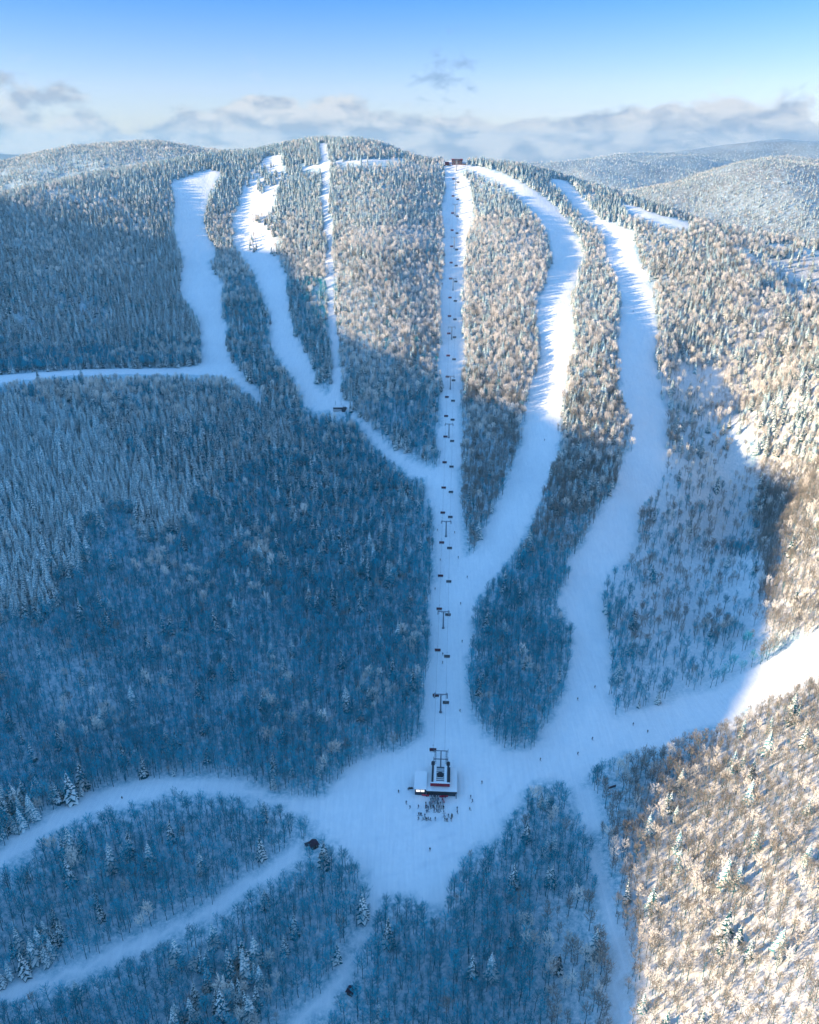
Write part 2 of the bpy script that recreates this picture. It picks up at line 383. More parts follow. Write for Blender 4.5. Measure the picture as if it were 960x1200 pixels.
#%%MASKS
# ------------------------------------------------------------------ pistes and stands (outlines as seen from the drone, laid on the slope)
PISTES = {
 'lift_line': [(521,187),(520,220),(519,260),(521,300),(518,340),(515,380),(514,420),(517,445),(518,475),(515,495),(512,525),(514,546),(505,549),(495,545),(480,536),(470,530),(468,545),(480,557),(496,562),(499,582),(506,598),(509,615),(508,645),(507,680),(505,700),(502,727),(501,760),(499,795),(496,827),(492,860),(485,872),(465,882),(430,887),(405,902),(380,935),(345,935),(325,932),(280,915),(225,910),(150,917),(100,932),(60,950),(30,975),(-60,1030),(-60,1055),(0,1020),(30,1000),(65,975),(100,957),(150,942),(200,928),(260,932),(320,942),(350,955),(372,975),(400,1000),(425,1020),(432,1045),(430,1070),(415,1100),(400,1130),(370,1170),(330,1200),(300,1230),(340,1230),(360,1200),(385,1178),(412,1145),(418,1118),(430,1100),(438,1075),(445,1052),(480,1050),(505,1065),(525,1055),(530,1025),(545,1000),(580,985),(600,950),(615,925),(632,915),(665,920),(670,950),(693,980),(696,1015),(699,1050),(709,1080),(716,1130),(718,1200),(718,1260),(738,1260),(736,1200),(735,1150),(730,1100),(716,1050),(710,1015),(703,980),(703,935),(685,920),(692,902),(730,882),(780,876),(800,862),(840,850),(890,826),(930,806),(960,790),(1060,740),(1060,700),(960,742),(927,760),(877,785),(835,808),(770,826),(718,840),(714,796),(716,758),(708,725),(702,696),(718,667),(743,637),(756,592),(775,567),(781,542),(783,504),(777,465),(767,420),(770,390),(765,340),(752,310),(745,295),(740,270),(705,257),(690,240),(665,212),(645,209),(665,230),(680,250),(700,265),(710,280),(711,300),(725,330),(727,360),(725,400),(725,440),(737,490),(742,525),(727,542),(722,571),(704,596),(685,633),(666,658),(664,679),(652,704),(668,733),(669,762),(660,817),(643,850),(620,879),(590,879),(560,856),(550,832),(546,800),(550,760),(553,730),(560,702),(585,668),(602,650),(624,610),(639,571),(654,530),(656,500),(664,442),(672,415),(672,370),(668,345),(680,320),(683,295),(672,268),(650,240),(625,222),(600,208),(575,199),(556,194),(540,192),(545,197),(572,206),(590,215),(620,240),(640,268),(648,300),(640,330),(628,368),(634,400),(632,430),(614,478),(612,520),(593,565),(577,600),(565,628),(556,647),(548,651),(546,625),(542,600),(539,560),(540,520),(540,470),(543,420),(543,360),(544,300),(549,270),(556,246),(549,215),(541,200),(548,189)],
 'west_run': [(200,215),(205,235),(203,270),(215,300),(210,340),(230,370),(235,400),(236,428),(200,432),(110,432.5),(50,436),(-80,446),(-80,456),(0,449),(80,440),(150,439),(235,439),(265,441),(285,456),(300,469),(313,474),(305,462),(285,440),(270,420),(267,395),(260,360),(262,335),(242,307),(255,300),(240,265),(240,240),(250,215),(260,202),(245,198),(225,205)],
 'north_run': [(290,202),(285,220),(275,260),(275,290),(295,315),(305,340),(315,370),(317,405),(335,435),(350,452),(357,478),(380,483),(412,484),(430,494),(445,512),(470,533),(496,550),(497,562),(480,558),(455,538),(435,517),(420,497),(412,488),(412,472),(402,468),(400,440),(394,370),(391,300),(386,230),(384,168),(374,168),(377,230),(382,300),(386,380),(389,450),(384,460),(370,450),(367,430),(350,400),(340,370),(337,330),(325,295),(320,265),(320,235),(332,200),(332,181),(310,183),(300,195)],
 'low_track': [(-60,1195),(0,1178),(50,1160),(90,1145),(145,1125),(200,1098),(250,1076),(310,1036),(340,1015),(362,998),(350,988),(325,1004),(280,1034),(250,1060),(200,1080),(150,1100),(100,1130),(50,1140),(0,1160),(-60,1178)],
 'top_traverse': [(350,198),(384,196),(384,193),(350,195)],
 'top_traverse_east': [(390,192),(440,190),(476,187),(476,185),(440,187),(390,189)],
 'east_run': [(725,236),(750,244),(780,254),(807,261),(808,268),(780,264),(745,252)],
}
SPARSE = [(767,425),(800,418),(835,425),(850,470),(875,520),(885,570),(895,620),(900,690),(890,770),(877,790),(835,812),(718,842),(700,796),(695,696),(735,637),(765,567),(775,504)]
LITWOOD = [(700,1260),(716,1130),(735,1040),(770,970),(800,915),(840,855),(890,826),(1000,770),(1300,640),(1400,1500),(690,1500)]
GLADE = [(858,288),(965,285),(965,350),(930,352),(880,330)]
STAND = [(-90,440),(0,465),(60,478),(110,498),(170,552),(240,585),(242,625),(185,618),(150,600),(118,640),(115,672),(60,705),(50,722),(-90,730)]
BAND = [(20,442),(120,440),(240,446),(330,480),(340,530),(300,560),(240,585),(170,552),(110,498),(60,478)]
LOWMIX = [(200,1140),(310,1130),(330,1200),(180,1230)]
LOWMIX2 = [(-20,1100),(70,1080),(80,1150),(-20,1160)]
def inside(poly, x, y):
    p = np.array(poly, float); r = np.zeros(x.shape, bool)
    for (x1, y1), (x2, y2) in zip(p, np.roll(p, -1, axis=0)):
        if y1 == y2: continue
        c = ((y1 > y) != (y2 > y)) & (x < (x2 - x1) * (y - y1) / (y2 - y1) + x1)
        r ^= c
    return r
def on_piste(x, y):
    r = np.zeros(x.shape, bool)
    for p in PISTES.values(): r |= inside(p, x, y)
    return r

def smooth_obj(me):
    me.polygons.foreach_set('use_smooth', [True] * len(me.polygons))
def link_mesh(name, verts, faces, mats, midx=None, parent=None, smooth=False):
    me = bpy.data.meshes.new(name)
    me.from_pydata([tuple(map(float, v)) for v in verts], [], faces)
    for m in mats: me.materials.append(m)
    if midx is not None: me.polygons.foreach_set('material_index', midx)
    if smooth: smooth_obj(me)
    me.update()
    o = bpy.data.objects.new(name, me)
    if parent is not None: o.parent = parent
    return o
def tag(o, label=None, cat=None, group=None, kind=None):
    if label: o['label'] = label
    if cat: o['category'] = cat
    if group: o['group'] = group
    if kind: o['kind'] = kind
    return o

class MB:
    def __init__(s): s.v = []; s.f = []; s.m = []
    def tube(s, pts, rads, n, mi=0, cap=False):
        base = len(s.v); pts = [Vector(p) for p in pts]
        for k, (p, r) in enumerate(zip(pts, rads)):
            d = (pts[min(k + 1, len(pts) - 1)] - pts[max(k - 1, 0)]).normalized()
            u = d.orthogonal().normalized(); w = d.cross(u)
            for i in range(n):
                a = 2 * pi * i / n
                s.v.append(p + (u * cos(a) + w * sin(a)) * r)
        for k in range(len(pts) - 1):
            for i in range(n):
                j = (i + 1) % n
                s.f.append((base + k * n + i, base + k * n + j, base + (k + 1) * n + j, base + (k + 1) * n + i)); s.m.append(mi)
        if cap:
            s.f.append(tuple(base + i for i in reversed(range(n)))); s.m.append(mi)
            s.f.append(tuple(base + (len(pts) - 1) * n + i for i in range(n))); s.m.append(mi)
    def poly(s, pts, mi=0):
        b = len(s.v); s.v += [Vector(p) for p in pts]; s.f.append(tuple(range(b, b + len(pts)))); s.m.append(mi)
    def box(s, x0, x1, y0, y1, z0, z1, mi=0):
        b = len(s.v)
        s.v += [Vector(p) for p in [(x0,y0,z0),(x1,y0,z0),(x1,y1,z0),(x0,y1,z0),(x0,y0,z1),(x1,y0,z1),(x1,y1,z1),(x0,y1,z1)]]
        for f in [(0,3,2,1),(4,5,6,7),(0,1,5,4),(1,2,6,5),(2,3,7,6),(3,0,4,7)]:
            s.f.append(tuple(b + i for i in f)); s.m.append(mi)
    def data(s, name, mats, smooth=False):
        me = bpy.data.meshes.new(name); me.from_pydata([tuple(p) for p in s.v], [], s.f)
        for m in mats: me.materials.append(m)
        me.polygons.foreach_set('material_index', s.m)
        if smooth: smooth_obj(me)
        me.update(); return me
    def build(s, name, mats, parent=None, smooth=False):
        if not isinstance(mats, (list, tuple)): mats = [mats]
        o = bpy.data.objects.new(name, s.data(name, mats, smooth)); COL.objects.link(o)
        if parent is not None: o.parent = parent
        return o

# ------------------------------------------------------------------ figures (skinned once per pose, mesh data shared)
def figure(pose):
    """standing skier: returns meshes for body, jacket, trousers, helmet"""
    bend, arm, stance = {'stand': (.04, .25, .14), 'glide': (.30, .55, .17), 'lean': (.15, .8, .2)}[pose]
    hz_ = .92 - bend * .25
    hip = Vector((0, 0, hz_)); chest = hip + Vector((0, -bend * .45, .42)); neck = chest + Vector((0, -bend * .1, .16)); head = neck + Vector((0, -.03, .20))
    V = [hip, chest, neck, head]; E_ = [(0, 1), (1, 2), (2, 3)]; Rr = [.14, .15, .06, .10]
    for s in (-1, 1):
        k = len(V); kn = Vector((s * stance * .9, -bend * .5 - .03, .48)); an = Vector((s * stance, bend * .1, .10)); toe = an + Vector((0, -.17, -.04))
        V += [hip + Vector((s * .10, 0, -.06)), kn, an, toe]; E_ += [(0, k), (k, k + 1), (k + 1, k + 2), (k + 2, k + 3)]; Rr += [.10, .075, .055, .045]
        k = len(V); sh = chest + Vector((s * .20, 0, .07)); el = sh + Vector((s * .10, -.05 - arm * .1, -.27)); wr = el + Vector((-s * .02, -.12 - arm * .18, -.14 + arm * .06)); hd = wr + Vector((0, -.07, -.02))
        V += [sh, el, wr, hd]; E_ += [(1, k), (k, k + 1), (k + 1, k + 2), (k + 2, k + 3)]; Rr += [.075, .055, .04, .045]
    return V, E_, Rr, hip, chest, neck, head, bend
JK = [((.03, .05, .12), 'navy'), ((.02, .02, .025), 'black'), ((.02, .12, .18), 'teal'), ((.28, .03, .04), 'red'), ((.05, .08, .05), 'dark green'), ((.30, .28, .25), 'grey')]
MJ = [material('jacket_' + n.replace(' ', '_'), c, .8) for c, n in JK]
MP = material('ski_trousers', (.025, .03, .04), .8); MH = material('helmet_shell', (.05, .05, .06), .4)
def figure_meshes(pose):
    V, E_, Rr, hip, chest, neck, head, bend = figure(pose)
    if True:
        me = bpy.data.meshes.new('body'); me.from_pydata([tuple(v) for v in V], E_, [])
        ob = bpy.data.objects.new('body', me); COL.objects.link(ob)
        ob.modifiers.new('skin', 'SKIN')
        if not me.skin_vertices: 
            bm_ = __import__('bmesh').new(); bm_.from_mesh(me); lay = bm_.verts.layers.skin.verify(); bm_.to_mesh(me); bm_.free()
        for i, r in enumerate(Rr):
            d = me.skin_vertices[0].data[i]; d.radius = (r, r); d.use_root = (i == 0)
        sb = ob.modifiers.new('sub', 'SUBSURF'); sb.levels = 1
        dg = bpy.context.evaluated_depsgraph_get(); dg.update()
        body = bpy.data.meshes.new_from_object(ob.evaluated_get(dg)); body.name = 'body'
        bpy.data.objects.remove(ob)
    body.materials.clear()
    for m in (M['skin'], MP): body.materials.append(m)
    smooth_obj(body)
    for p in body.polygons: p.material_index = 0 if p.center.z > neck.z - .02 else 1
    # jacket: loose shell over torso and arms
    j = MB()
    j.tube([hip + Vector((0, 0, -.10)), hip + Vector((0, 0, .05)), chest, neck + Vector((0, 0, -.02))], [.215, .205, .215, .085], 10, 0, True)
    for s in (-1, 1):
        sh = chest + Vector((s * .19, 0, .07)); arm = {'stand': .25, 'glide': .55, 'lean': .8}[pose]
        el = sh + Vector((s * .10, -.05 - arm * .1, -.27)); wr = el + Vector((-s * .02, -.12 - arm * .18, -.14 + arm * .06))
        j.tube([chest + Vector((s * .08, 0, .08)), sh, el, wr], [.11, .105, .08, .06], 8, 0, True)
    hm_ = MB(); hm_.tube([head + Vector((0, .01, -.04)), head + Vector((0, .01, .03)), head + Vector((0, .01, .10)), head + Vector((0, .01, .14))], [.115, .135, .105, .03], 10, 0, True)
    return body, j, hm_
POSES = {p: figure_meshes(p) for p in ('stand', 'glide', 'lean')}
JM = {p: [POSES[p][1].data('jacket', [mj], True) for mj in MJ] for p in POSES}
HM = {p: POSES[p][2].data('helmet', [MH], True) for p in POSES}
sk = MB()
for s in (-1, 1):
    sk.box(s * .15 - .05, s * .15 + .05, -.85, .75, 0.0, .025); sk.poly([(s * .15 - .05, -.85, .02), (s * .15 + .05, -.85, .02), (s * .15 + .02, -1.0, .10), (s * .15 - .02, -1.0, .10)])
SKI = sk.data('skis', [M['dark_metal']])

# ground sheet
nx, ny = GX.shape
me = bpy.data.meshes.new('ground')
co = np.stack([GX, GY, terrain], -1).reshape(-1, 3)
me.vertices.add(nx * ny); me.vertices.foreach_set('co', co.ravel())
ii, jj = np.meshgrid(np.arange(nx - 1), np.arange(ny - 1), indexing='ij')
a = (ii * ny + jj).ravel(); quads = np.stack([a, a + ny, a + ny + 1, a + 1], -1)
me.loops.add(quads.size); me.loops.foreach_set('vertex_index', quads.ravel())
me.polygons.add(len(quads)); me.polygons.foreach_set('loop_start', np.arange(0, quads.size, 4)); me.polygons.foreach_set('loop_total', np.full(len(quads), 4))
me.update(calc_edges=True); smooth_obj(me)
qx, qy, qd = project(co[:, 0], co[:, 1], co[:, 2])
woods = (~on_piste(qx, qy)).astype(float)
woods[inside(SPARSE, qx, qy) & (woods > 0)] = 0.45
woods[inside(LITWOOD, qx, qy) & (woods > 0)] = 0.85
woods[(co[:, 1] < 100) | (co[:, 1] > 1500)] = 1.0
at = me.attributes.new('woods', 'FLOAT', 'POINT'); at.data.foreach_set('value', woods)
sun_litter = (inside(LITWOOD, qx, qy) | ((qx > 885) & (qy > 500) & (qy < 745)) | ((qx > 780) & (qy > 300) & (qy <= 500))).astype(float)  # zones where the litter takes its sunlit colour
at = me.attributes.new('brush', 'FLOAT', 'POINT'); at.data.foreach_set('value', sun_litter)
me.materials.append(M['snow'])
ground = bpy.data.objects.new('ground', me); COL.objects.link(ground)
tag(ground, kind='structure')

# ------------------------------------------------------------------ trees
def bare_tree(seed, height, spread, frost):
    r = random.Random(seed); tr = MB(); cr = MB()
    lean = Vector((r.uniform(-.04, .04), r.uniform(-.04, .04), 1))
    pts = [Vector((0, 0, -0.6))]; 
    for k in range(1, 6):
        pts.append(lean * (height * k / 5.6) + Vector((r.uniform(-.15, .15), r.uniform(-.15, .15), 0)))
    R = height * 0.0105
    tr.tube(pts, [R * 1.25, R, R * .85, R * .65, R * .42, R * .15], 5)
    def at(t):
        t = t * 5; i = min(int(t), 4); return pts[i].lerp(pts[i + 1], t - i)
    for k in range(17):
        t = 0.40 + 0.56 * (k / 16) + r.uniform(-.02, .02); p = at(min(t, .97))
        az = k * 2.4 + r.uniform(-.5, .5); up = r.uniform(0.9, 1.7)
        L = spread * (1.15 - 0.75 * abs(t - .5) * 1.6) * r.uniform(.7, 1.15)
        d = Vector((cos(az), sin(az), up)).normalized()
        q1 = p + d * L * .5; d2 = (d + Vector((0, 0, .35))).normalized(); q2 = q1 + d2 * L * .55
        w = R * .33
        cr.tube([p, q1, q2], [w, w * .65, w * .2], 3, 0)
        for j in range(9):
            u = r.uniform(.3, 1.0); s0 = p.lerp(q1, u * 2) if u < .5 else q1.lerp(q2, u * 2 - 1)
            dd = (d2 + Vector((r.uniform(-.9, .9), r.uniform(-.9, .9), r.uniform(-.2, .8)))).normalized()
            l = L * r.uniform(.22, .5); e = s0 + dd * l
            side = dd.cross(Vector((r.uniform(-1, 1), r.uniform(-1, 1), r.uniform(-1, 1)))).normalized() * (0.055 if not frost else 0.09 if frost is True else .065)
            cr.poly([s0 - side, s0 + side, e], 1)
            for q in range(3):
                s1 = s0.lerp(e, r.uniform(.25, .95)); d3 = (dd + Vector((r.uniform(-1, 1), r.uniform(-1, 1), r.uniform(-.4, .8)))).normalized()
                e1 = s1 + d3 * l * r.uniform(.35, .6); sd = d3.cross(Vector((r.uniform(-1, 1), r.uniform(-1, 1), r.uniform(-1, 1)))).normalized() * (0.04 if not frost else 0.075 if frost is True else .05)
                cr.poly([s1 - sd, s1 + sd, e1], 1)
    mats = [M['bark'], M['frost_twig'] if frost is True else M['brown_twig'] if frost == 'brown' else M['twig']]
    return tr, cr, mats

def spruce_tree(seed, height, width, snow, needle='needle'):
    r = random.Random(seed); tr = MB(); cr = MB()
    tr.tube([(0, 0, -.6), (0, 0, height * .5), (0, 0, height * .97)], [height * .016, height * .01, .02], 5)
    nw = 15
    for k in range(nw):
        t = k / (nw - 1); z = height * (.10 + .87 * t)
        L0 = width * (1 - t) ** .85 * .5 + .12
        nb = int(9 - 4 * t)
        for j in range(nb):
            az = 2 * pi * (j + r.random() * .7) / nb + k * 1.1; L = L0 * r.uniform(.7, 1.15)
            if r.random() < .06: continue
            zz0 = z + r.uniform(-.2, .2); droop = L * r.uniform(.30, .62)
            d = Vector((cos(az), sin(az), 0)); sd = Vector((-sin(az), cos(az), 0)); wd = L * r.uniform(.26, .38) + .08
            a = Vector((0, 0, zz0)); b = a + d * L * .55 - Vector((0, 0, droop * .35)); c = a + d * L - Vector((0, 0, droop))
            th = Vector((0, 0, .26 + .05 * L))
            # hanging needle skirt each side, snow load on top
            lo = Vector((0, 0, -.38 - .12 * L))
            cr.poly([a, b + sd * wd + lo, c + lo * .4, b], 0); cr.poly([a, b, c + lo * .4, b - sd * wd + lo], 0)
            if r.random() < snow:
                s_ = r.uniform(.72, 1.02)
                cr.poly([a + th * .6, b + sd * wd * s_ + th * .1, c * 1.0 + th * .2 , b + th], 1)
                cr.poly([a + th * .6, b + th, c + th * .2, b - sd * wd * s_ + th * .1], 1)
    cr.tube([(0, 0, height * .93), (0, 0, height * 1.03)], [.09, .03], 4, 1)
    return tr, cr, [M[needle], M['rime']]

PROTO = {}      # kind -> list of (trunk mesh, crown mesh, joined mesh object)
def proto(kind, builder, n):
    L = []
    for k in range(n):
        tr, cr, mats = builder(k)
        trm = tr.data('trunk', [M['bark']]); crm = cr.data('crown', mats)
        j = MB(); j.v = tr.v + cr.v; off = len(tr.v)
        j.f = tr.f + [tuple(i + off for i in f) for f in cr.f]; j.m = [0] * len(tr.f) + [i + 1 for i in cr.m]
        jo = bpy.data.objects.new('tree_form', j.data('tree_form', [M['bark']] + mats))
        L.append((trm, crm, jo))
    PROTO[kind] = L
proto('bare', lambda k: bare_tree(100 + k, 12.0, 3.3, False), 6)
proto('brown', lambda k: bare_tree(500 + k, 12.0, 3.1, 'brown'), 5)
proto('frosted', lambda k: bare_tree(200 + k, 10.0, 3.1, True), 5)
proto('spruce', lambda k: spruce_tree(300 + k, 11.0, 4.4 + .3 * (k % 3), .82), 5)
proto('rime', lambda k: spruce_tree(400 + k, 10.0, 4.4 + .4 * (k % 3), 1.0, 'frost_needle'), 4)

# scatter
def scatter(x0, x1, y0, y1, step, jit=.5):
    a, b = np.meshgrid(np.arange(x0, x1, step), np.arange(y0, y1, step), indexing='ij')
    a = a.ravel() + rng.uniform(-jit, jit, a.size) * step; b = b.ravel() + rng.uniform(-jit, jit, b.size) * step
    return a, b
X1, Y1 = scatter(-760, 760, 120, 1500, 2.95)
Xf, Yf = scatter(-1300, 2100, 1500, 2900, 7.6)
Xh, Yh = scatter(-1100, -150, 1420, 2050, 5.0)
Xg, Yg = scatter(-400, 3400, 2900, 5200, 19.0)
X = np.r_[X1, Xf, Xg, Xh]; Y = np.r_[Y1, Yf, Yg, Yh]; far_f = np.r_[np.zeros(len(X1)), np.ones(len(Xf)), np.full(len(Xg), 2), np.ones(len(Xh))]
Z = H(X, Y)
px, py, dd = project(X, Y, Z)
margin = 280
vis = (px > -margin) & (px < 960 + margin) & (py < 1290) & (py > 100)
# ridge trees outside the frame that fringe the shadow edge
Sx = X * TX + Y * TY; Vx = -X * TY + Y * TX
fr = (np.abs(Sx - (S0 - 120 * sstep(900, 1200, Vx))) < 24) & (Vx > -100) & (Vx < 1250) & (rng.random(len(X)) < .6)
keep = vis | fr
X, Y, Z, px, py, dd, far_f, fr = [a_[keep] for a_ in (X, Y, Z, px, py, dd, far_f, fr)]
u1, u2, u3, u4 = rng.random((4, len(X)))
# spruce share and density by stand
wx = px + (fbm(X, Y, 40, 3) * 90); wy = py + (fbm(X + 500, Y - 300, 35, 3) * 70)
ps = np.full(len(X), .025); dens = np.full(len(X), 1.0)
nz = fbm(X, Y, 45, 3) * 2
ps = np.where(py < 470, .22, ps)
ps = np.where((wy < 400) & (wx < 240), .70, ps)
ps = np.where((py < 330), .55, ps)
ps = np.where((py < 255), .85, ps)
ps = np.where((px > 395) & (px < 522) & (py > 270) & (py < 430), .12, ps)
ps = np.where((px > 395) & (px < 522) & (py <= 270), .60, ps)
ps = np.where((px > 543) & (px < 640) & (py > 260) & (py < 400), .22, ps)
ps = np.where((px > 660) & (py > 270) & (py < 430), .42, ps)
ps = np.where((px > 780) & (py > 430) & (py < 540), .28, ps)
ps = np.where((px > 640) & (px < 745) & (py > 430) & (py < 600), .18, ps)
ps = np.where((wx < 240) & (wy > 370) & (py < 436), .3, ps)
ps = np.where((px > 240) & (px < 400) & (py > 300) & (py < 480), .35, ps)
ps = np.where((wx < 240) & (wy > 236) & (wy < 400), .86, ps)
ps = np.where(inside(BAND, wx, wy), .50, ps)
ps = np.where(inside(STAND, wx, wy), .93, ps)
ps = np.where(inside(LOWMIX, wx, wy) | inside(LOWMIX2, wx, wy), .30, ps)
ps = np.where((px < 100) & (py > 930) & (py < 1010) , .2, ps)
ps = np.clip(ps + nz * .35 * (ps > .1) * (ps < .9), 0, .97)
gully = np.exp(-((px - 380) / 130) ** 2 - ((py - 555) / 95) ** 2)
ps = ps + gully * .35
ps = np.where(far_f > 0, .5, ps)
spr = u1 < ps
dens = np.where(inside(SPARSE, wx, wy), .28 + .45 * sstep(780, 690, px) * sstep(620, 700, py), dens)
dens = np.where(inside(LITWOOD, wx, wy), 1.7, dens)
dens = np.where(inside(GLADE, wx, wy), .12, dens)
dens = np.where((px > 625) & (px < 700) & (py > 1060), .45, dens)
dens = np.where(far_f > 0, .8, dens)
dens = dens * np.clip(1.0 + nz * .5, .55, 1.4)
hgt = np.where(spr, 9.0 + 5.5 * u2 ** 1.3, 7.5 + 5.0 * u2)
hgt *= 1 + .55 * fbm(X + 50, Y + 70, 26, 3)
hgt *= np.interp(Z, [0, 90, 180, 260], [1.06, .98, .80, .62])
hgt *= np.where(u3 < .16, .55, 1.0)
hgt = np.where(inside(LITWOOD, px, py) & ~spr, hgt * .85, hgt)
hgt = np.where(far_f == 2, hgt * 1.3, hgt)
tx_, ty_, _ = project(X, Y, Z + hgt * .8)
mx_, my_, _ = project(X, Y, Z + hgt * .35)
rg = np.clip(430.0 / dd, .35, 1.2); e1 = fbm(X, Y, 13, 3) * 15 * rg; e2 = fbm(X + 99, Y - 77, 13, 3) * 6 * rg
e1 = e1 * np.where((px > 290) & (px < 345) & (py < 300), 3.5, 1.0)
blocked = (on_piste(px + e1, py + e2) | on_piste(tx_ + e1, ty_ + e2) | on_piste(mx_ + e1, my_ + e2)) & (far_f == 0) & ~fr
isl = (px > 292) & (px < 336) & (py > 184) & (py < 300) & (fbm(X, Y, 15, 3) > .07) & (rng.random(len(X)) < .75)
blocked &= ~isl
# open ground kept clear round the huts and the sign
for (hx, hy, hr) in [(368, 990, 11), (718, 924, 10), (411, 1162, 7), (396, 482, 8), (534, 186, 9)]:
    blocked |= (np.hypot(px - hx, (py - hy)) < hr) | ((np.abs(px - hx) < hr * .8) & (py > hy) & (py < hy + hr * 2.2))
keep = (u4 < dens) & ~blocked
X, Y, Z, px, py, dd, spr, hgt, fr, far_f = [a_[keep] for a_ in (X, Y, Z, px, py, dd, spr, hgt, fr, far_f)]
cl1 = np.clip(fbm(X + 300, Y, 28, 3) * 2.2 + .5, 0, 1); cl2 = np.clip(fbm(X, Y + 900, 34, 3) * 2.2 + .5, 0, 1)
left_slope = (px < 400) & (py > 236 + .16 * np.maximum(px - 200, 0))
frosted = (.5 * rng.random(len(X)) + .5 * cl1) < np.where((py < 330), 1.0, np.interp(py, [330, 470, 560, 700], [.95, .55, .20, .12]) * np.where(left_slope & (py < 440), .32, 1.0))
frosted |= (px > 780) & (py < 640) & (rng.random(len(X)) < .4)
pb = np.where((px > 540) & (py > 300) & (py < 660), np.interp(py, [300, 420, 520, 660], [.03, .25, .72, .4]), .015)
pb = np.where((px > 740) & (py < 760), np.maximum(pb, .45), pb)
pb = np.where((px > 400) & (px < 530) & (py > 300) & (py < 450), .4, pb)
pb = np.where(inside(LITWOOD, px, py), .93, pb)  # sunlit zones: brown twigs replace the shade-teal ones
pb = np.where((px > 885) & (py > 520) & (py < 800), .92, pb)
pb = np.where(((px > 640) & (py > 1060)) | ((px > 700) & (py > 925)) | ((px > 735) & (py > 850)), .85, pb)
pb = np.clip(pb + fbm(X, Y, 60, 3) * .9 * (pb > .1) * (pb < .84), 0, 1)
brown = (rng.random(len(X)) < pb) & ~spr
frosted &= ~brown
frosted |= ((pb >= .84) | ((px > 540) & (py < 560) & (py > 250)) | ((px > 395) & (px < 530) & (py < 440)) | ((px > 720) & (py > 840))) & ~brown  # in sunlit zones pale twigs also stand in for sunlight on the crowns
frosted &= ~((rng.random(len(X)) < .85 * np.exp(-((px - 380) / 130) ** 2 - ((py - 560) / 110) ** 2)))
gully = np.exp(-((px - 380) / 130) ** 2 - ((py - 555) / 95) ** 2)
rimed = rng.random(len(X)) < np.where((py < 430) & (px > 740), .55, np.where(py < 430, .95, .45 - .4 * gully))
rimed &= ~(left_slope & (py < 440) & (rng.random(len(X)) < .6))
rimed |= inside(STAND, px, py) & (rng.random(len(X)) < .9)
rot = rng.random(len(X)) * 2 * pi

inframe = (px > 5) & (px < 955) & (py > 150) & (py < 1215)
size = np.where(inframe, hgt * np.cos(np.arctan2(CAMZ - Z, Y)) / dd, 0)
indiv = np.zeros(len(X), bool)
for k in (True, False):
    idx = np.where(spr == k)[0]; o_ = idx[np.argsort(-size[idx])][:300]
    indiv[o_] = True

def where_words(x, y):
    if x > 716 and y > 840: return 'on the sunlit snowy hillside at the lower right'
    if x > 700 and y > 690: return 'on the open snowy slope beside the right-hand run'
    if x > 640 and y < 700: return 'on the upper slope right of the ski runs'
    if y < 880 and x > 540: return 'in the woods between the two right-hand runs'
    if y < 900: return 'in the shaded woods of the left hillside'
    if x < 440 and y > 1178 - .52 * x: return 'in woods below the lower-left track'
    if x < 440: return 'in woods between the two lower-left tracks'
    if x < 630: return 'in the shaded woods below the snowy base area'
    return 'in woods left of the bottom narrow track'
for i in np.where(indiv)[0]:
    if spr[i]:
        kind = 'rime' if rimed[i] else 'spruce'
    else:
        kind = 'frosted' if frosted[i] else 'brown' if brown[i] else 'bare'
    L = PROTO[kind]; k = int(rng.integers(len(L))); trm, crm, jo = L[k]
    nm = 'spruce_tree' if spr[i] else 'bare_tree'
    e_ = bpy.data.objects.new(nm, None); COL.objects.link(e_)
    e_.empty_display_size = .5
    e_.location = (X[i], Y[i], Z[i]); e_.rotation_euler = (0, 0, rot[i]); sc_ = hgt[i] / (12.0 if kind in ('bare', 'brown') else 11.0 if kind == 'spruce' else 10.0)
    e_.scale = (sc_, sc_, sc_)
    word = {'rime': 'spruce thickly coated in white snow', 'spruce': 'dark green spruce dusted with snow', 'frosted': 'bare tree with pale frosted twigs', 'bare': 'bare leafless dark grey tree', 'brown': 'bare leafless tree with fine brown twigs'}[kind]
    ww = where_words(px[i], py[i])
    tag(e_, word + ' ' + ww, 'tree', ('snowy spruces ' if spr[i] else 'bare trees ') + ww)
    for nm2, m2 in (('trunk', trm), ('crown', crm)):
        c_ = bpy.data.objects.new(nm2, m2); COL.objects.link(c_); c_.parent = e_

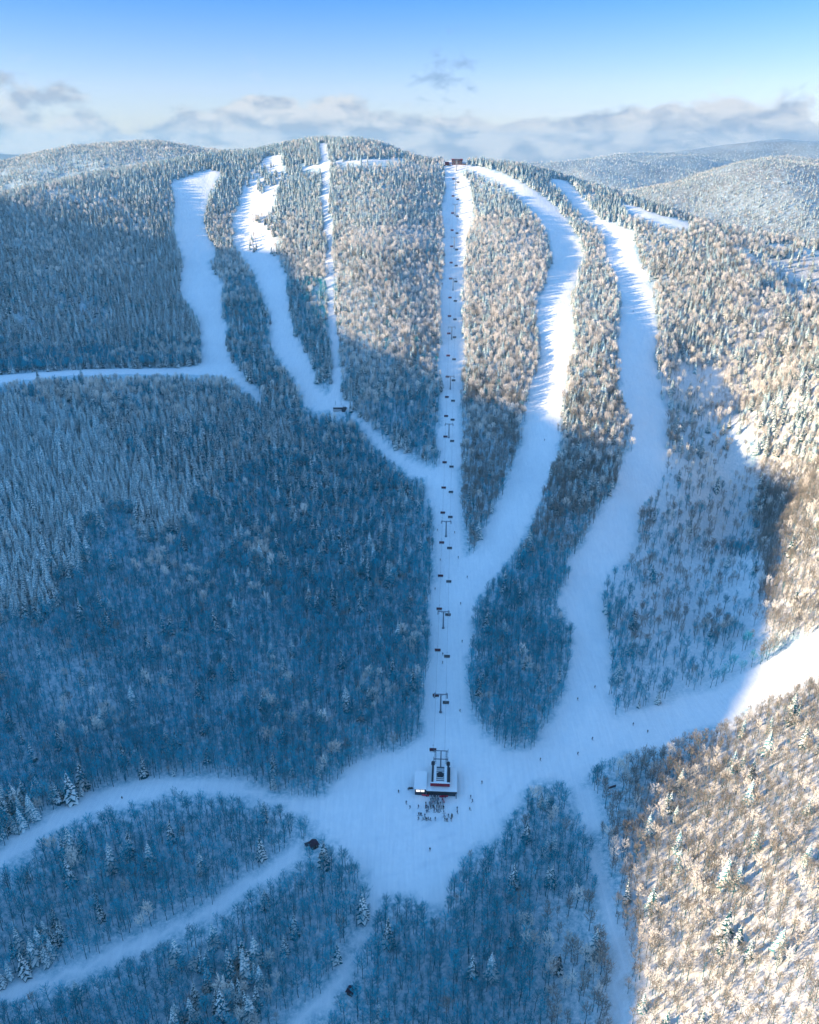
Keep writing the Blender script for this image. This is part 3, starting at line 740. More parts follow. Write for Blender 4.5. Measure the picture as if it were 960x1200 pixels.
def forest(name, label, kinds):
    """kinds: list of (proto kind, selector, reference height); one stuff object per forest"""
    cname = name + '_forms'; coll = bpy.data.collections.new(cname)
    P, R, Sc, I = [], [], [], []
    objs = []
    base_i = 0
    for kd, sel, ref in kinds:
        ids = np.where(sel)[0]; n = len(PROTO[kd])
        for k in range(n): objs.append(PROTO[kd][k][2])
        P.append(np.c_[X[ids], Y[ids], Z[ids]]); R.append(rot[ids]); Sc.append(hgt[ids] / ref); I.append(base_i + rng.integers(0, n, len(ids)))
        base_i += n
    for q, o_ in enumerate(objs):
        o_.name = '%s_form_%03d' % (name, q); coll.objects.link(o_)
    P = np.concatenate(P); R = np.concatenate(R); Sc = np.concatenate(Sc); I = np.concatenate(I)
    me = bpy.data.meshes.new(name); me.vertices.add(len(P)); me.vertices.foreach_set('co', P.ravel())
    rv = np.c_[rng.normal(0, .03, len(P)), rng.normal(0, .03, len(P)), R]
    a1 = me.attributes.new('rotv', 'FLOAT_VECTOR', 'POINT'); a1.data.foreach_set('vector', rv.ravel())
    wide = rng.uniform(.85, 1.15, len(P)) * np.where(P[:, 0] > 120 + np.maximum(P[:, 1] - 330, 0) * 2, .9, 1.0)
    a2 = me.attributes.new('sclv', 'FLOAT_VECTOR', 'POINT'); a2.data.foreach_set('vector', np.c_[Sc * wide, Sc * wide, Sc].ravel())
    a3 = me.attributes.new('pick', 'INT', 'POINT'); a3.data.foreach_set('value', I.astype(np.int32))
    ob = bpy.data.objects.new(name, me); COL.objects.link(ob)
    ng = bpy.data.node_groups.new(name + '_scatter', 'GeometryNodeTree')
    ng.interface.new_socket('Geometry', in_out='INPUT', socket_type='NodeSocketGeometry')
    ng.interface.new_socket('Geometry', in_out='OUTPUT', socket_type='NodeSocketGeometry')
    n_ = ng.nodes; l_ = ng.links
    gi = n_.new('NodeGroupInput'); go = n_.new('NodeGroupOutput')
    ci = n_.new('GeometryNodeCollectionInfo'); ci.inputs['Collection'].default_value = coll
    ci.inputs['Separate Children'].default_value = True; ci.inputs['Reset Children'].default_value = True
    ip = n_.new('GeometryNodeInstanceOnPoints'); ip.inputs['Pick Instance'].default_value = True
    def att(nm, ty):
        a_ = n_.new('GeometryNodeInputNamedAttribute'); a_.data_type = ty; a_.inputs['Name'].default_value = nm
        return a_.outputs['Attribute']
    l_.new(gi.outputs[0], ip.inputs['Points']); l_.new(ci.outputs[0], ip.inputs['Instance'])
    l_.new(att('pick', 'INT'), ip.inputs['Instance Index'])
    er = n_.new('FunctionNodeEulerToRotation'); l_.new(att('rotv', 'FLOAT_VECTOR'), er.inputs[0]); l_.new(er.outputs[0], ip.inputs['Rotation'])
    l_.new(att('sclv', 'FLOAT_VECTOR'), ip.inputs['Scale']); l_.new(ip.outputs[0], go.inputs[0])
    md = ob.modifiers.new('scatter', 'NODES'); md.node_group = ng
    tag(ob, label, 'forest', kind='stuff')
    return ob
st = ~indiv
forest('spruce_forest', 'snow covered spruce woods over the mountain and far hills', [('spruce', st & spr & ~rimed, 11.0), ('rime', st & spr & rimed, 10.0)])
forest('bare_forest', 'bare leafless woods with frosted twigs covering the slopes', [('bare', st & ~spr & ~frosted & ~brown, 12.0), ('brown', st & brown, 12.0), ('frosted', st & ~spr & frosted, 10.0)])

# thin cold air over the whole valley
hz = MB(); hz.box(-7600, 7600, -2200, 8600, -300, 480)
haze = hz.build('haze', [])
hm = bpy.data.materials.new('haze_air'); hm.use_nodes = True
hn, hl = hm.node_tree.nodes, hm.node_tree.links
hn.clear()
pv = hn.new('ShaderNodeVolumePrincipled'); pv.inputs['Color'].default_value = (0.25, 0.66, 1.0, 1)
pv.inputs['Density'].default_value = 0.000065; pv.inputs['Anisotropy'].default_value = 0.2
ho = hn.new('ShaderNodeOutputMaterial'); hl.new(pv.outputs[0], ho.inputs['Volume'])
haze.data.materials.append(hm); tag(haze, 'thin blue winter haze over the valley', 'haze', kind='stuff')
#%%OBJECTS
# ------------------------------------------------------------------ helpers for built things
def ground_at(px, py):
    p = hit(px, py, terrain)[0]
    return Vector((float(p[0]), float(p[1]), float(H(p[0], p[1]))))
def gz(x, y): return float(H(x, y))
def empty(name, loc, rz=0.0):
    o = bpy.data.objects.new(name, None); COL.objects.link(o); o.location = loc; o.rotation_euler = (0, 0, rz); o.empty_display_size = 1
    return o
def children(o): return list(o.children)
def copy_tree(o, kids, parent=None):
    """kids: {object: [children]} captured once, so that copying stays fast"""
    c = o.copy(); COL.objects.link(c); c.parent = parent
    for ch in kids.get(o, []): copy_tree(ch, kids, c)
    return c
def kid_map(o, d=None):
    d = {} if d is None else d
    d[o] = children(o)
    for c in d[o]: kid_map(c, d)
    return d

# ------------------------------------------------------------------ chairlift
LIFT_ROT = -0.0563
def lift_x(y): return 0.0563 * (y - 375) + 18
GAUGE = 2.75
tower_rows = [834.7, 736, 628.5, 512.7, 455.8, 397.5, 340, 291, 252, 222, 200]
t_y = []
for row in tower_rows:
    lo_, hi_ = 320.0, 1078.0
    for _ in range(50):          # the point of the lift line seen at that height in the picture
        m_ = (lo_ + hi_) / 2
        if project(lift_x(m_), m_, gz(lift_x(m_), m_))[1] > row: lo_ = m_
        else: hi_ = m_
    t_y.append(m_)
ROPE_H = 11.5
def tower_proto():
    root = empty('lift_tower', (0, 0, 0))
    b = MB(); b.tube([(0, 0, -1.5), (0, 0, 6), (0, 0, 11.6)], [.52, .42, .34], 12, 0, True); b.tube([(0, 0, -1.4), (0, 0, .35)], [.95, .85], 12, 0, True)
    b.build('pole', M['steel'], root, False)
    b = MB(); b.box(-3.1, 3.1, -.22, .22, 11.55, 11.95)
    for s in (-1, 1):
        b.box(s * 3.1 - .12, s * 3.1 + .12, -.2, .2, 11.3, 12.9)
        b.tube([(s * .3, 0, 10.6), (s * 1.6, 0, 11.6)], [.1, .1], 6)
    b.build('crossarm', M['steel'], root)
    for s in (-1, 1):
        b = MB(); b.box(s * GAUGE - .09, s * GAUGE + .09, -2.1, 2.1, 11.2, 11.45)
        for k in range(6):
            y = -1.8 + k * .72
            b.tube([(s * GAUGE - .1, y, 11.33), (s * GAUGE + .1, y, 11.33)], [.26, .26], 10, 0, True)
        b.build('sheave_assembly', M['dark_metal'], root)
        b = MB(); b.box(s * (GAUGE + .35), s * (GAUGE + .95) if s > 0 else s * (GAUGE + .35), -2.2, 2.2, 10.75, 10.82) if s > 0 else b.box(-(GAUGE + .95), -(GAUGE + .35), -2.2, 2.2, 10.75, 10.82)
        for y in (-2.1, 0, 2.1): b.tube([(s * (GAUGE + .92), y, 10.8), (s * (GAUGE + .92), y, 11.8)], [.03, .03], 4)
        b.tube([(s * (GAUGE + .92), -2.1, 11.8), (s * (GAUGE + .92), 2.1, 11.8)], [.03, .03], 4)
        b.build('catwalk', M['steel'], root)
    b = MB()
    for s in (-1, 1): b.tube([(s * .22, -.62, .6), (s * .22, -.5, 11.5)], [.03, .03], 4)
    for k in range(27): b.tube([(-.22, -.61, .9 + k * .4), (.22, -.61, .9 + k * .4)], [.018, .018], 4)
    b.build('ladder', M['steel'], root)
    return root
tw = tower_proto(); km = kid_map(tw)
tower_tops = []
ords = ['lowest', 'second lowest', 'third lowest', 'fourth lowest', 'fifth lowest', 'middle', 'fifth highest', 'fourth highest', 'third highest', 'second highest', 'topmost']
twn = ['beside the chairs just above the base station', 'on the run above the lowest tower', 'just above the fork where the middle run joins', 'just above the junction with the left cut track', 'at the lower shadow edge between the woods', 'just above the shadow edge on the lift run', 'halfway up the sunlit lift run', 'on the steep upper part of the lift run', 'in tree shadows on the upper lift run', 'near the narrow top of the lift run', 'just below the red summit station']
for i, y in enumerate(t_y):
    o = tw if i == 0 else copy_tree(tw, km)
    x = lift_x(y); z = gz(x, y)
    o.location = (x, y, z); o.rotation_euler = (0, 0, LIFT_ROT)
    tower_tops.append((y, z + 11.33))
    tag(o, '%s T-shaped steel lift tower, %s' % (ords[i], twn[i]), 'lift tower', 'towers of the chairlift')
# rope: station - towers - summit, slightly sagging between supports
Y0, ZB = 316.0, gz(lift_x(316), 316) + 6.2
Ytop = 1078.0; ZT = gz(lift_x(Ytop), Ytop) + 6.5
sup = [(Y0, ZB)] + [(334.0, gz(lift_x(334), 334) + 9.0)] + tower_tops + [(Ytop, ZT)]
def rope_z(y):
    for (a, za), (b, zb) in zip(sup[:-1], sup[1:]):
        if a <= y <= b:
            t = (y - a) / (b - a); return za + (zb - za) * t - 4 * t * (1 - t) * (b - a) ** 2 * .00022
    return sup[-1][1]
Dx, Dy = sin(-LIFT_ROT), cos(LIFT_ROT)          # along the line, uphill
for s, nm in ((-1, 'left-hand uphill'), (1, 'right-hand downhill')):
    b = MB(); pts = []
    for y in np.linspace(Y0, Ytop, 150):
        pts.append((lift_x(y) + s * GAUGE, y, rope_z(y)))
    b.tube(pts, [.035] * len(pts), 5)
    o = b.build('haul_rope', M['dark_metal']); tag(o, 'thin dark %s strand of the chairlift rope above the run' % nm, 'rope', 'strands of the haul rope')

def chair_proto(bubble):
    root = empty('lift_chair', (0, 0, 0))
    b = MB(); b.box(-.12, .12, -.35, .35, -.12, .22)
    b.tube([(0, 0, -.05), (0, .12, -.9), (0, .12, -2.2)], [.06, .05, .05], 6); b.build('hanger', M['steel'], root)
    b = MB(); b.box(-1.7, 1.7, .05, .17, -2.3, -2.2)
    for s in (-1, 1): b.tube([(s * 1.66, .11, -2.25), (s * 1.66, .15, -3.3), (s * 1.66, -.5, -3.45)], [.04, .04, .04], 5)
    b.build('frame', M['dark_metal'], root)
    b = MB()
    for k in range(6): b.box(-1.6 + k * .535, -1.6 + k * .535 + .50, -.55, .0, -3.42, -3.30)
    b.build('seat', M['vinyl'], root)
    b = MB()
    for k in range(6): b.box(-1.6 + k * .535, -1.6 + k * .535 + .50, .02, .12, -3.25, -2.55)
    b.build('backrest', M['vinyl'], root)
    # wind bubble: curved shell folded over the chair
    b = MB(); n = 8; pr = []
    for k in range(n + 1):
        a = pi * (0.05 + .62 * k / n); pr.append((.15 - .85 * sin(a) * .95, -2.6 + .78 * cos(a) + .1))
    for r_ in (0, 1):
        for k in range(n):
            (ya, za), (yb, zb) = pr[k], pr[k + 1]; o_ = r_ * .03
            for q in range(6):
                xa = -1.72 + q * .5733; xb = xa + .5733
                la = 1 - .16 * abs(xa / 1.72) ** 3; lb = 1 - .16 * abs(xb / 1.72) ** 3
                b.poly([(xa, ya * la - o_, za), (xb, ya * lb - o_, za), (xb, yb * lb - o_, zb), (xa, yb * la - o_, zb)])
    b.build('bubble', bubble, root, True)
    b = MB(); b.tube([(-1.4, -.75, -3.9), (1.4, -.75, -3.9)], [.03, .03], 5)
    for s in (-1, 0, 1): b.tube([(s * 1.2, -.3, -3.4), (s * 1.2, -.75, -3.9)], [.025, .025], 4)
    b.build('footrest', M['dark_metal'], root)
    return root
rows = [815, 762, 713.7, 675, 636, 601, 571.7, 542, 511.9, 487.8, 465.5, 441.7, 417, 391, 370.7, 349, 326.7, 308, 289, 270, 250, 230, 210]
cy_ = []
for row in rows:
    lo_, hi_ = 318.0, Ytop - 4
    for _ in range(50):
        m_ = (lo_ + hi_) / 2
        if project(lift_x(m_), m_, rope_z(m_) - 2.9)[1] > row: lo_ = m_
        else: hi_ = m_
    cy_.append(m_)
def chair_place(k):
    n = len(rows)
    spots = ['just above the base station', 'beside the lower steel tower', 'below the fork of the runs', 'at the fork of the runs', 'just above the fork', 'beside the tower above the fork', 'below the left cut junction', 'at the left cut junction', 'just above the left cut junction', 'below the tower in the dark narrow run', 'in the shaded narrow run', 'at the shadow edge']
    if k < len(spots): return spots[k]
    up = ['just above the shadow edge', 'in the lower sunlit run', 'beside a tower in the sunlit run', 'in the sunlit run where shadows cross', 'in the middle of the sunlit run', 'past the middle of the sunlit run', 'on the steeper sunlit run', 'on the steep upper run', 'high on the steep upper run', 'close under the summit', 'nearest the summit station']
    return up[min(k - len(spots), len(up) - 1)]
for s, mat_, word in ((-1, M['dark_red'], 'red-bubbled'), (1, M['glass'], 'dark')):
    ch = chair_proto(mat_); km = kid_map(ch)
    first = True
    ys_ = [cy_[k] for k in range(len(rows))]
    if s > 0: ys_ = [y - 5.5 for y in ys_]
    for k, y in enumerate(ys_):
        o = ch if first else copy_tree(ch, km); first = False
        o.location = (lift_x(y) + s * GAUGE, y, rope_z(y) - .05)
        o.rotation_euler = (0, 0, LIFT_ROT + (0 if s < 0 else 0))
        tag(o, '%s six-seat chair on the %s rope %s' % (word, 'left' if s < 0 else 'right', chair_place(k)), 'chairlift chair', 'chairs hanging on the chairlift')

# ------------------------------------------------------------------ base station
SX, SY = 14.3, 293.0
def station():
    z0 = gz(SX, SY + 6) - .1
    root = empty('lift_station', (SX, SY, z0), LIFT_ROT)
    # local frame: x right, y uphill, front face at y = 0
    b = MB(); b.box(-6.2, 7.4, .5, 16, -1.5, 3.3); b.build('wall', M['dark_wall'], root)
    # deep loading porch under the front roof
    b = MB(); b.box(-6.3, 8.0, -1.0, 4.2, 3.3, 3.75); b.box(-6.3, -3.9, 4.2, 15.5, 3.3, 3.72); b.box(4.7, 8.0, 4.2, 15.5, 3.3, 3.72)
    b.build('roof', M['roof_snow'], root)
    b = MB()
    for x in (-6.1, -2.4, 2.6, 7.7): b.box(x - .15, x + .15, -.9, -.6, -1.0, 3.3)
    b.build('porch_post', M['dark_metal'], root)
    b = MB(); b.box(-6.35, 8.05, -1.06, -1.0, 2.75, 3.55); b.build('fascia', M['dark_metal'], root)
    g = MB()
    for k in range(5): g.box(2.9 + k * 1.0, 3.7 + k * 1.0, .44, .5, .9, 2.6)
    g.build('window', M['glass'], root)
    d = MB(); d.box(-5.7, -4.7, .44, .5, -.9, 2.1); d.build('door', M['dark_red'], root)
    # raised lift terminal: two dark side beams, white cover, red front band
    for s in (-1, 1):
        b = MB(); b.box(s * 3.7 - .45, s * 3.7 + .45, 2.2, 15.8, 4.6, 6.0); b.tube([(s * 3.7, 16.6, 5.4), (s * 3.7, 15.2, 5.4)], [.9, .9], 12, 0, True)
        b.build('side_beam', M['dark_metal'], root)
    b = MB(); b.box(-3.2, -1.9, 2.4, 14.2, 5.0, 5.6); b.box(1.9, 3.2, 2.4, 14.2, 5.0, 5.6); b.box(-1.9, 1.9, 2.4, 3.4, 5.0, 5.55); b.build('terminal_cover', M['roof_snow'], root)
    b = MB(); b.box(-1.9, 1.9, 3.4, 13.9, 4.2, 4.6)
    b.build('machine_deck', M['steel'], root)
    b = MB()
    for k in range(8): b.box(-1.85, 1.85, 4.0 + k * 1.2, 4.35 + k * 1.2, 4.8, 5.0)
    b.build('roof_rib', M['roof_snow'], root)
    b = MB(); b.tube([(0, 8.6, 4.75), (0, 8.6, 5.15)], [2.0 * .86, 2.0 * .86], 20, 0, True); b.tube([(0, 8.6, 5.15), (0, 8.6, 5.6)], [.4, .35], 10, 0, True); b.build('bullwheel', M['dark_metal'], root)
    b = MB(); b.box(-4.6, 4.6, 1.5, 2.15, 4.3, 6.15); b.build('front_band', M['red'], root)
    b = MB(); b.box(-4.65, 4.65, 1.45, 2.2, 6.15, 6.25); b.build('band_cap', M['roof_snow'], root)
    for x in (-3.7, 3.7):
        b = MB(); b.box(x - .35, x + .35, 4.5, 5.2, 3.2, 4.6); b.box(x - .35, x + .35, 13.0, 13.7, -1, 4.6); b.build('pillar', M['steel'], root)
    # rails and portal behind
    for s in (-1, 1):
        b = MB(); b.box(s * GAUGE - .15, s * GAUGE + .15, 15.8, 24.5, 5.7, 5.95); b.build('rail', M['steel'], root)
        b = MB(); b.box(s * GAUGE - .6, s * GAUGE - .5, 15.8, 24.5, 5.3, 5.36); b.box(s * GAUGE + .5, s * GAUGE + .6, 15.8, 24.5, 5.3, 5.36)
        for k in range(7): b.box(s * GAUGE - .6, s * GAUGE + .6, 16 + k * 1.3, 16.15 + k * 1.3, 5.22, 5.3)
        b.build('catwalk', M['steel'], root)
    for y in (18.0, 24.0):
        b = MB(); b.box(-3.6, 3.6, y - .18, y + .18, 6.2, 6.5); b.tube([(0, y, -1.5), (0, y, 6.2)], [.35, .3], 10)
        for s in (-1, 1): b.box(s * 3.5 - .1, s * 3.5 + .1, y - .15, y + .15, 5.3, 7.6)
        b.build('portal', M['steel'], root)
    tag(root, 'base lift station with snowy roof, dark side beams and red front band', 'lift station')
    return root, z0
st_root, stz = station()
def cabin():
    c, s_ = cos(LIFT_ROT), sin(LIFT_ROT)
    lx, ly = -9.25, 0.0
    root = empty('operator_cabin', (SX + lx * c, SY + lx * s_, stz), LIFT_ROT)
    b = MB(); b.box(-2.6, 2.6, .0, 10.6, -1.5, 3.7); b.build('wall', M['dark_wall'], root)
    r = MB(); r.poly([(-2.95, -.45, 3.75), (2.95, -.45, 3.75), (2.95, 11, 4.35), (-2.95, 11, 4.35)]); r.poly([(-2.95, -.45, 4.1), (2.95, -.45, 4.1), (2.95, 11, 4.7), (-2.95, 11, 4.7)][::1])
    r.poly([(-2.95, -.45, 3.75), (2.95, -.45, 3.75), (2.95, -.45, 4.1), (-2.95, -.45, 4.1)]); r.poly([(-2.95, 11, 4.35), (2.95, 11, 4.35), (2.95, 11, 4.7), (-2.95, 11, 4.7)])
    for s in (-1, 1): r.poly([(s * 2.95, -.45, 3.75), (s * 2.95, 11, 4.35), (s * 2.95, 11, 4.7), (s * 2.95, -.45, 4.1)])
    r.build('roof', M['roof_snow'], root)
    for k in range(2):
        f = MB(); x0, x1 = (-2.05, -.08) if k == 0 else (.08, 2.05)
        f.box(x0, x1, -.07, -.005, 1.9, 3.3); fo = f.build('window', M['dark_metal'], root)
        p = MB(); p.box(x0 + .08, x1 - .08, -.10, -.072, 2.0, 3.2); p.build('pane', M['lit_window'], fo)
    d = MB(); d.box(2.605, 2.66, 1.0, 2.0, -.8, 1.6); d.build('door', M['dark_red'], root)
    tag(root, 'small dark cabin with bright lit window left of the base station', 'cabin')
cabin()
# one chair coming out of the station, left of the portal
o = None
chs = [o_ for o_ in COL.objects if o_.name.startswith('lift_chair') and o_.get('label', '').startswith('red')][0]
o = copy_tree(chs, kid_map(chs)); o.location = (lift_x(319) - GAUGE - .4, 319, rope_z(319) + .4); tag(o, 'red-bubbled chair just leaving the base station beside its steel portal', 'chairlift chair', 'chairs hanging on the chairlift')

def fence(x0, y0, x1, y1, label):
    a = Vector((x0, y0, 0)); b_ = Vector((x1, y1, 0)); L = (b_ - a).length; rz = atan2(y1 - y0, x1 - x0)
    root = empty('safety_fence', (x0, y0, gz(x0, y0)), rz)
    m = MB(); m.box(0, L, -.02, .02, .15, 1.15); m.build('netting', M['mesh_red'], root)
    n = max(2, int(L / 1.6) + 1)
    for k in range(n):
        p = MB(); x = L * k / (n - 1); p.tube([(x, .05, -.5), (x, .05, 1.35)], [.04, .04], 6, 0, True); p.build('post', M['dark_metal'], root)
    tag(root, label, 'safety fence', 'red fences guiding the queue')
def gp(px, py): p = ground_at(px, py); return p.x, p.y
fence(*gp(494.5, 931.5), *gp(503, 934), 'red safety fence on the left side of the lift queue')
fence(*gp(515, 936), *gp(525, 934.5), 'red safety fence on the right side of the lift queue')
fence(*gp(517.5, 936), *gp(521, 941), 'short red fence angling off the right-hand queue fence')

# ------------------------------------------------------------------ snowmobile left of the cabin
def snowmobile():
    g = ground_at(481, 924); root = empty('snowmobile', g, radians(8))
    b = MB(); b.box(-.9, 1.0, -.28, .28, .25, .62); b.build('body', M['dark_metal'], root)
    b = MB(); b.poly([(-1.3, -.3, .35), (-1.3, .3, .35), (-.5, .3, .95), (-.5, -.3, .95)]); b.poly([(-.5, -.3, .95), (-.5, .3, .95), (-.1, .25, .6), (-.1, -.25, .6)]); b.build('hood', M['dark_metal'], root)
    b = MB(); b.poly([(-.62, -.22, .9), (-.62, .22, .9), (-.45, .22, 1.3), (-.45, -.22, 1.3)]); b.build('windscreen', M['glass'], root)
    b = MB(); b.box(-.1, 1.1, -.2, .2, .62, .85); b.build('seat', M['vinyl'], root)
    b = MB(); b.box(-.3, 1.35, -.19, .19, 0, .25); b.build('track', M['vinyl'], root)
    for s in (-1, 1):
        b = MB(); b.box(-1.5, -.5, s * .5 - .08, s * .5 + .08, 0.02, .07); b.tube([(-.95, s * .5, .05), (-.7, s * .2, .4)], [.03, .03], 5); b.build('ski', M['dark_metal'], root)
    b = MB(); b.tube([(-.35, -.35, 1.05), (-.35, .35, 1.05)], [.02, .02], 5); b.tube([(-.35, 0, .8), (-.35, 0, 1.05)], [.03, .03], 5); b.build('handlebar', M['dark_metal'], root)
    tag(root, 'dark snowmobile parked on the snow left of the lit cabin', 'snowmobile')
snowmobile()

# ------------------------------------------------------------------ people (skinned once per pose, mesh data shared)
prand = random.Random(5)
def person(x, y, heading, pose, col, label, group):
    z = gz(x, y); root = empty('person', (x, y, z), heading)
    body, _, _ = POSES[pose]
    for nm_, d_ in (('body', body), ('jacket', JM[pose][col]), ('helmet', HM[pose]), ('skis', SKI)):
        c_ = bpy.data.objects.new(nm_, d_); COL.objects.link(c_); c_.parent = root
    tag(root, label, 'person', group)
# the queue funnels into the station
queue = []
blobs = [(509.5, 932, 2.2, 2.0), (510, 936, 2.4, 2.4), (509, 940, 3.2, 2.4), (504.5, 945, 2.6, 2.0), (514.5, 947, 3.0, 2.2), (513.5, 951, 2.2, 1.3), (500.5, 945.5, 1.6, .8), (518.5, 943, 1.8, 1.8)]
cand = []
for _ in range(900):
    bx_, by_, ax_, ay_ = blobs[min(int(prand.random() ** 1.1 * len(blobs)), len(blobs) - 1)]
    cand.append((prand.gauss(bx_, ax_ * .75), max(931.2, prand.gauss(by_, ay_ * .75))))
cw = hit([c[0] for c in cand], [c[1] for c in cand], terrain)
for X_, Y_, _z in cw:
    if len(queue) >= 40: break
    if all((X_ - a) ** 2 + (Y_ - b) ** 2 > .42 for a, b in queue): queue.append((float(X_), float(Y_)))
for (x, y) in queue:
    c = prand.choice([0, 0, 1, 2, 2, 2, 4, 5, 5, 3])
    person(x, y, pi + prand.uniform(-1.2, 1.2), prand.choice(['stand', 'stand', 'lean']), c, 'skier in %s jacket packed into the queue at the station front' % JK[c][1], 'skiers waiting in the lift queue')
groups_px = [(125,900,0),(10,920,1),(230,890,0),(130,1000,0),(165,1010,0),(130,1060,0),(190,1085,0),(220,1060,0),(240,1075,0),(262,1070,0),(290,1080,0),(240,990,0),(255,965,0),(345,965,0),(362,1060,0),(480,910,2),(480,1000,2),(485,1045,2),(500,1060,2),(545,1025,2),(520,1100,2),(530,1070,2),(595,1010,2),(590,1060,2),(585,1075,2),(600,1035,2),(670,920,3),(672,985,3),(850,945,3),(885,815,3),(860,765,3),(215,1045,0),(150,990,0)]
gname = {0: ('skier in %s jacket among those scattered below the left of the queue', 'skiers scattered below the queue on the left'), 1: ('lone skier in %s jacket standing below the parked snowmobile', 'skiers near the snowmobile'),
         2: ('skier in %s jacket among the row below the right of the queue', 'skiers lined up below the queue on the right'), 3: ('skier in %s jacket out on open snow right of the queue', 'skiers on the snow right of the queue')}
for (zx, zy, g) in groups_px:
    X_, Y_ = gp(480 + zx / 12, 870 + zy / 12 + 1)
    c = prand.choice([0, 1, 2, 4]); lab, gr = gname[g]
    person(X_, Y_, prand.uniform(0, 2 * pi), prand.choice(['stand', 'stand', 'glide']), c, lab % JK[c][1], gr)
slope_px = [(565, 918, 'standing alone right of the base station'), (467, 928, 'alone on the snow left of the snowmobile'), (476, 940, 'left of the scattered skiers below the station'),
            (547.5, 678, 'just below the fork of the two runs'), (540, 707, 'on the lift run below the fork'), (541.5, 752, 'on the right half of the lift run'), (519, 767, 'right under the chairs on the lift run'), (518.5, 778, 'below the chairs on the lower lift run'),
            (539, 833, 'on the lift run just above the base station'), (510, 690, 'at the left wood edge below the fork'), (512.5, 621, 'left of the tower above the fork'), (533, 624, 'right of the tower above the fork'), (516, 656, 'left side of the fork under the chairs'), (537, 654, 'at the tip of the woods at the fork'),
            (677, 819, 'on the lower right-hand run'), (697, 806, 'at the right edge of the lower right-hand run'), (638, 517, 'on the middle run in the shadow'), (759, 858, 'on the track below the open slope'), (742, 850, 'on the track above the right wood'), (694, 866, 'where the right-hand run opens out'),
            (633, 892, 'on the snow above the pointed wood'), (677, 884, 'above the narrow bottom track'), (742, 365, 'high on the right-hand run in the sun'), (143, 935, 'on the lower-left track'), (504, 996, 'alone on the open snow below the queue')]
for (x, y, w) in slope_px:
    X_, Y_ = gp(x, y); c = prand.choice([1, 0, 1])
    person(X_, Y_, prand.uniform(-.6, .6), 'glide', c, 'tiny skier in %s jacket %s' % (JK[c][1], w), 'skiers out on the runs')

# ------------------------------------------------------------------ huts, summit station, signs
def gable(name, g, rz, w, d, h, rh, wall, roofm, label, cat, door=True):
    root = empty(name, g, rz)
    b = MB(); b.box(-w / 2, w / 2, -d / 2, d / 2, -1.2, h); b.poly([(-w / 2, -d / 2, h), (w / 2, -d / 2, h), (0, -d / 2, h + rh)]); b.poly([(-w / 2, d / 2, h), (w / 2, d / 2, h), (0, d / 2, h + rh)])
    b.build('wall', wall, root)
    r = MB(); o_ = .45; t = .18
    for s in (-1, 1):
        a = Vector((0, -d / 2 - o_, h + rh + .05)); b1 = Vector((s * (w / 2 + o_), -d / 2 - o_, h - o_ * rh / (w / 2) + .05)); up = Vector((0, 0, t)); dd_ = Vector((0, d + 2 * o_, 0))
        r.poly([a, b1, b1 + dd_, a + dd_]); r.poly([a + up, b1 + up, b1 + dd_ + up, a + dd_ + up]); r.poly([b1, b1 + dd_, b1 + dd_ + up, b1 + up]); r.poly([a, b1, b1 + up, a + up]); r.poly([a + dd_, b1 + dd_, b1 + dd_ + up, a + dd_ + up])
    r.build('roof', roofm, root)
    if door:
        k = MB(); k.box(-.45, .45, -d / 2 - .06, -d / 2 - .003, -.2, 1.9); k.build('door', M['dark_metal'], root)
        for s in (-1, 1):
            f = MB(); f.box(s * w * .3 - .45, s * w * .3 + .45, -d / 2 - .05, -d / 2 - .003, 1.0, 1.9); fo = f.build('window', M['pale_wall'], root)
            p = MB(); p.box(s * w * .3 - .37, s * w * .3 + .37, -d / 2 - .07, -d / 2 - .052, 1.08, 1.82); p.build('pane', M['glass'], fo)
    tag(root, label, cat)
    return root
g = ground_at(368, 991); gable('wooden_hut', g, radians(32), 3.2, 2.8, 1.8, .9, M['wood'], M['hut_roof'], 'small dark hut with dark reddish roof at the tip of the left wood', 'hut')
# canopy beams beside that hut
r_ = empty('snow_shelter', ground_at(362.5, 990.5), radians(28)); b = MB(); b.box(-1.9, 1.6, -1.1, 1.1, 1.7, 1.9); b.build('roof', M['dark_wall'], r_)
for x in (-1.7, 1.4):
    for y in (-.9, .9):
        b = MB(); b.box(x - .07, x + .07, y - .07, y + .07, -.8, 1.7); b.build('post', M['wood'], r_)
tag(r_, 'low open-sided dark shelter joined to the left of the reddish-roofed hut', 'shelter')
g = ground_at(411, 1163); gable('wooden_hut', g, radians(-25), 2.2, 2.2, 1.7, .7, M['wood'], M['hut_roof'], 'tiny dark hut among trees beside the bottom centre track', 'hut')
g = ground_at(396, 483); root = empty('lift_hut', g, 0)
b = MB(); b.box(-4.2, 4.2, 0, 5.5, -1.5, 2.6); b.build('wall', M['pale_wall'], root)
b = MB(); b.box(-4.6, 4.6, -1.2, 6, 4.3, 4.6); b.build('roof', M['roof_snow'], root)
b = MB(); b.box(-4.1, 4.1, .2, 5.3, 2.6, 4.3); b.build('upper_band', M['dark_metal'], root)
b = MB(); b.box(4.2, 5.2, -.6, 4.8, -1.5, 3.2); b.build('side_annex', M['dark_wall'], root)
for x in (-2.5, 2.5):
    b = MB(); b.tube([(x, 7.5, -1), (x, 7.5, 8)], [.2, .14], 8, 0, True); b.build('mast', M['steel'], root)
tag(root, 'small grey lift hut with dark band at the foot of the narrow cut', 'hut')
o = gable('equipment_shed', ground_at(403.5, 481.5), radians(-20), 3.0, 4.5, 1.6, .8, M['dark_wall'], M['dark_metal'], 'low dark shed right of the small grey lift hut', 'shed', False)

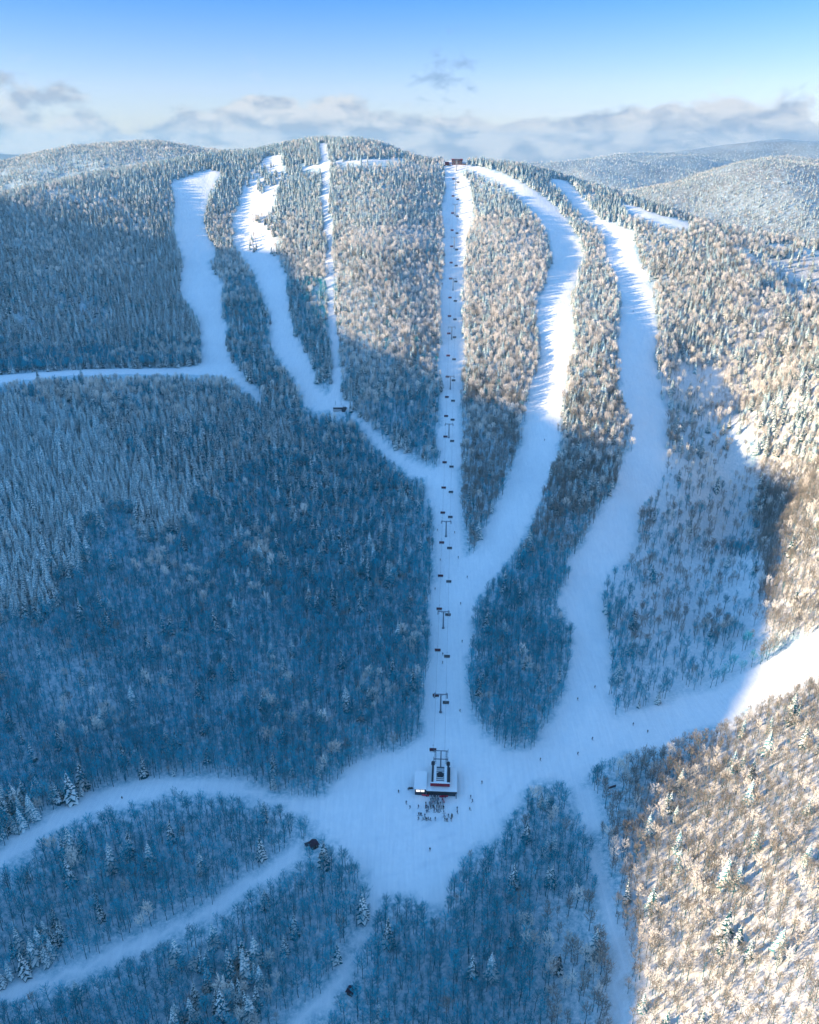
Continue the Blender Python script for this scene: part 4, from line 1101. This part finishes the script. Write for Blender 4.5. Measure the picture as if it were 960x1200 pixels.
# trail board beside the right wood
g = ground_at(717, 925.5); root = empty('trail_sign', g, radians(22))
b = MB(); b.box(-2.1, 2.1, -.05, .05, 1.5, 2.5); b.build('board', M['banner'], root)
b = MB(); b.box(-2.2, 2.2, -.2, .2, 2.5, 2.62); b.build('cap', M['dark_red'], root)
for x in (-1.9, 1.9):
    b = MB(); b.tube([(x, .12, -1), (x, .12, 2.5)], [.09, .09], 8, 0, True); b.build('post', M['wood'], root)
tag(root, 'long dark trail board on posts at the edge of the right wood', 'sign')
# (person-sized) marker post with hut-like drum at its right end
g = ground_at(709.5, 923); root = empty('marker_pole', g); b = MB(); b.tube([(0, 0, -.5), (0, 0, 3.6)], [.16, .12], 8, 0, True); b.build('pole', M['wood'], root); b = MB(); b.box(-.3, .3, -.06, -.0, 2.6, 3.3) ; b.build('plate', M['dark_red'], root)
tag(root, 'upright wooden pole left of the long trail board', 'pole')

# summit station: red building on the crest
sx_, sy_ = lift_x(1082), 1082.0
sz_ = gz(sx_, sy_)
root = empty('summit_station', (sx_ + 1, sy_, sz_), LIFT_ROT)
b = MB(); b.box(-6.5, 6.5, 0, 9, -3, 4.6); b.build('wall', M['dark_red'], root)
b = MB(); b.box(-7.2, 7.2, -1.2, 10, 6.2, 6.8); b.build('roof', M['red'], root)
b = MB(); b.box(-6.8, 6.8, .3, 9.2, 4.6, 6.2); b.build('upper_storey', M['dark_wall'], root)
for k in range(4):
    f = MB(); x = -4.6 + k * 3.05; f.box(x - 1, x + 1, -.08, -.003, 1.2, 3.6); fo = f.build('window', M['pale_wall'], root)
    p = MB(); p.box(x - .85, x + .85, -.12, -.083, 1.35, 3.45); p.build('pane', M['glass'], fo)
for s in (-1, 1):
    b = MB(); b.box(s * GAUGE - .2, s * GAUGE + .2, -7, 0, 5.6, 6.0); b.build('rail', M['steel'], root)
b = MB(); b.box(-3.4, 3.4, -6.4, -5.9, 6.2, 6.6); b.tube([(0, -6.1, -2), (0, -6.1, 6.2)], [.35, .3], 8); b.build('portal', M['steel'], root)
tag(root, 'red summit lift station standing on the crest above the lift run', 'lift station')
root = empty('patrol_hut', (sx_ - 11.5, sy_ + 3, gz(sx_ - 11.5, sy_ + 3)), .1)
b = MB(); b.box(-2.4, 2.4, -2, 2, -1.5, 2.6); b.build('wall', M['dark_red'], root); b = MB(); b.box(-2.8, 2.8, -2.4, 2.4, 2.6, 2.9); b.build('roof', M['dark_metal'], root)
tag(root, 'low dark patrol hut on the crest left of the summit station', 'hut')
for k, (px_, lab) in enumerate([(520, 'far left'), (526, 'left'), (544, 'right')]):
    x = (px_ - 480) / FPX * project(0, sy_, sz_)[2]; root = empty('snow_fence', (x, sy_ - 1, gz(x, sy_ - 1)), 0)
    b = MB(); b.box(-2.4, 2.4, -.05, .05, .4, 1.6); b.build('slats', M['wood'], root)
    for q in (-2.3, 0, 2.3):
        b = MB(); b.box(q - .08, q + .08, .06, .2, -.6, 2.0); b.build('post', M['wood'], root)
    tag(root, 'short wooden snow fence on the crest, %s of the summit station' % lab, 'fence', 'snow fences on the crest')
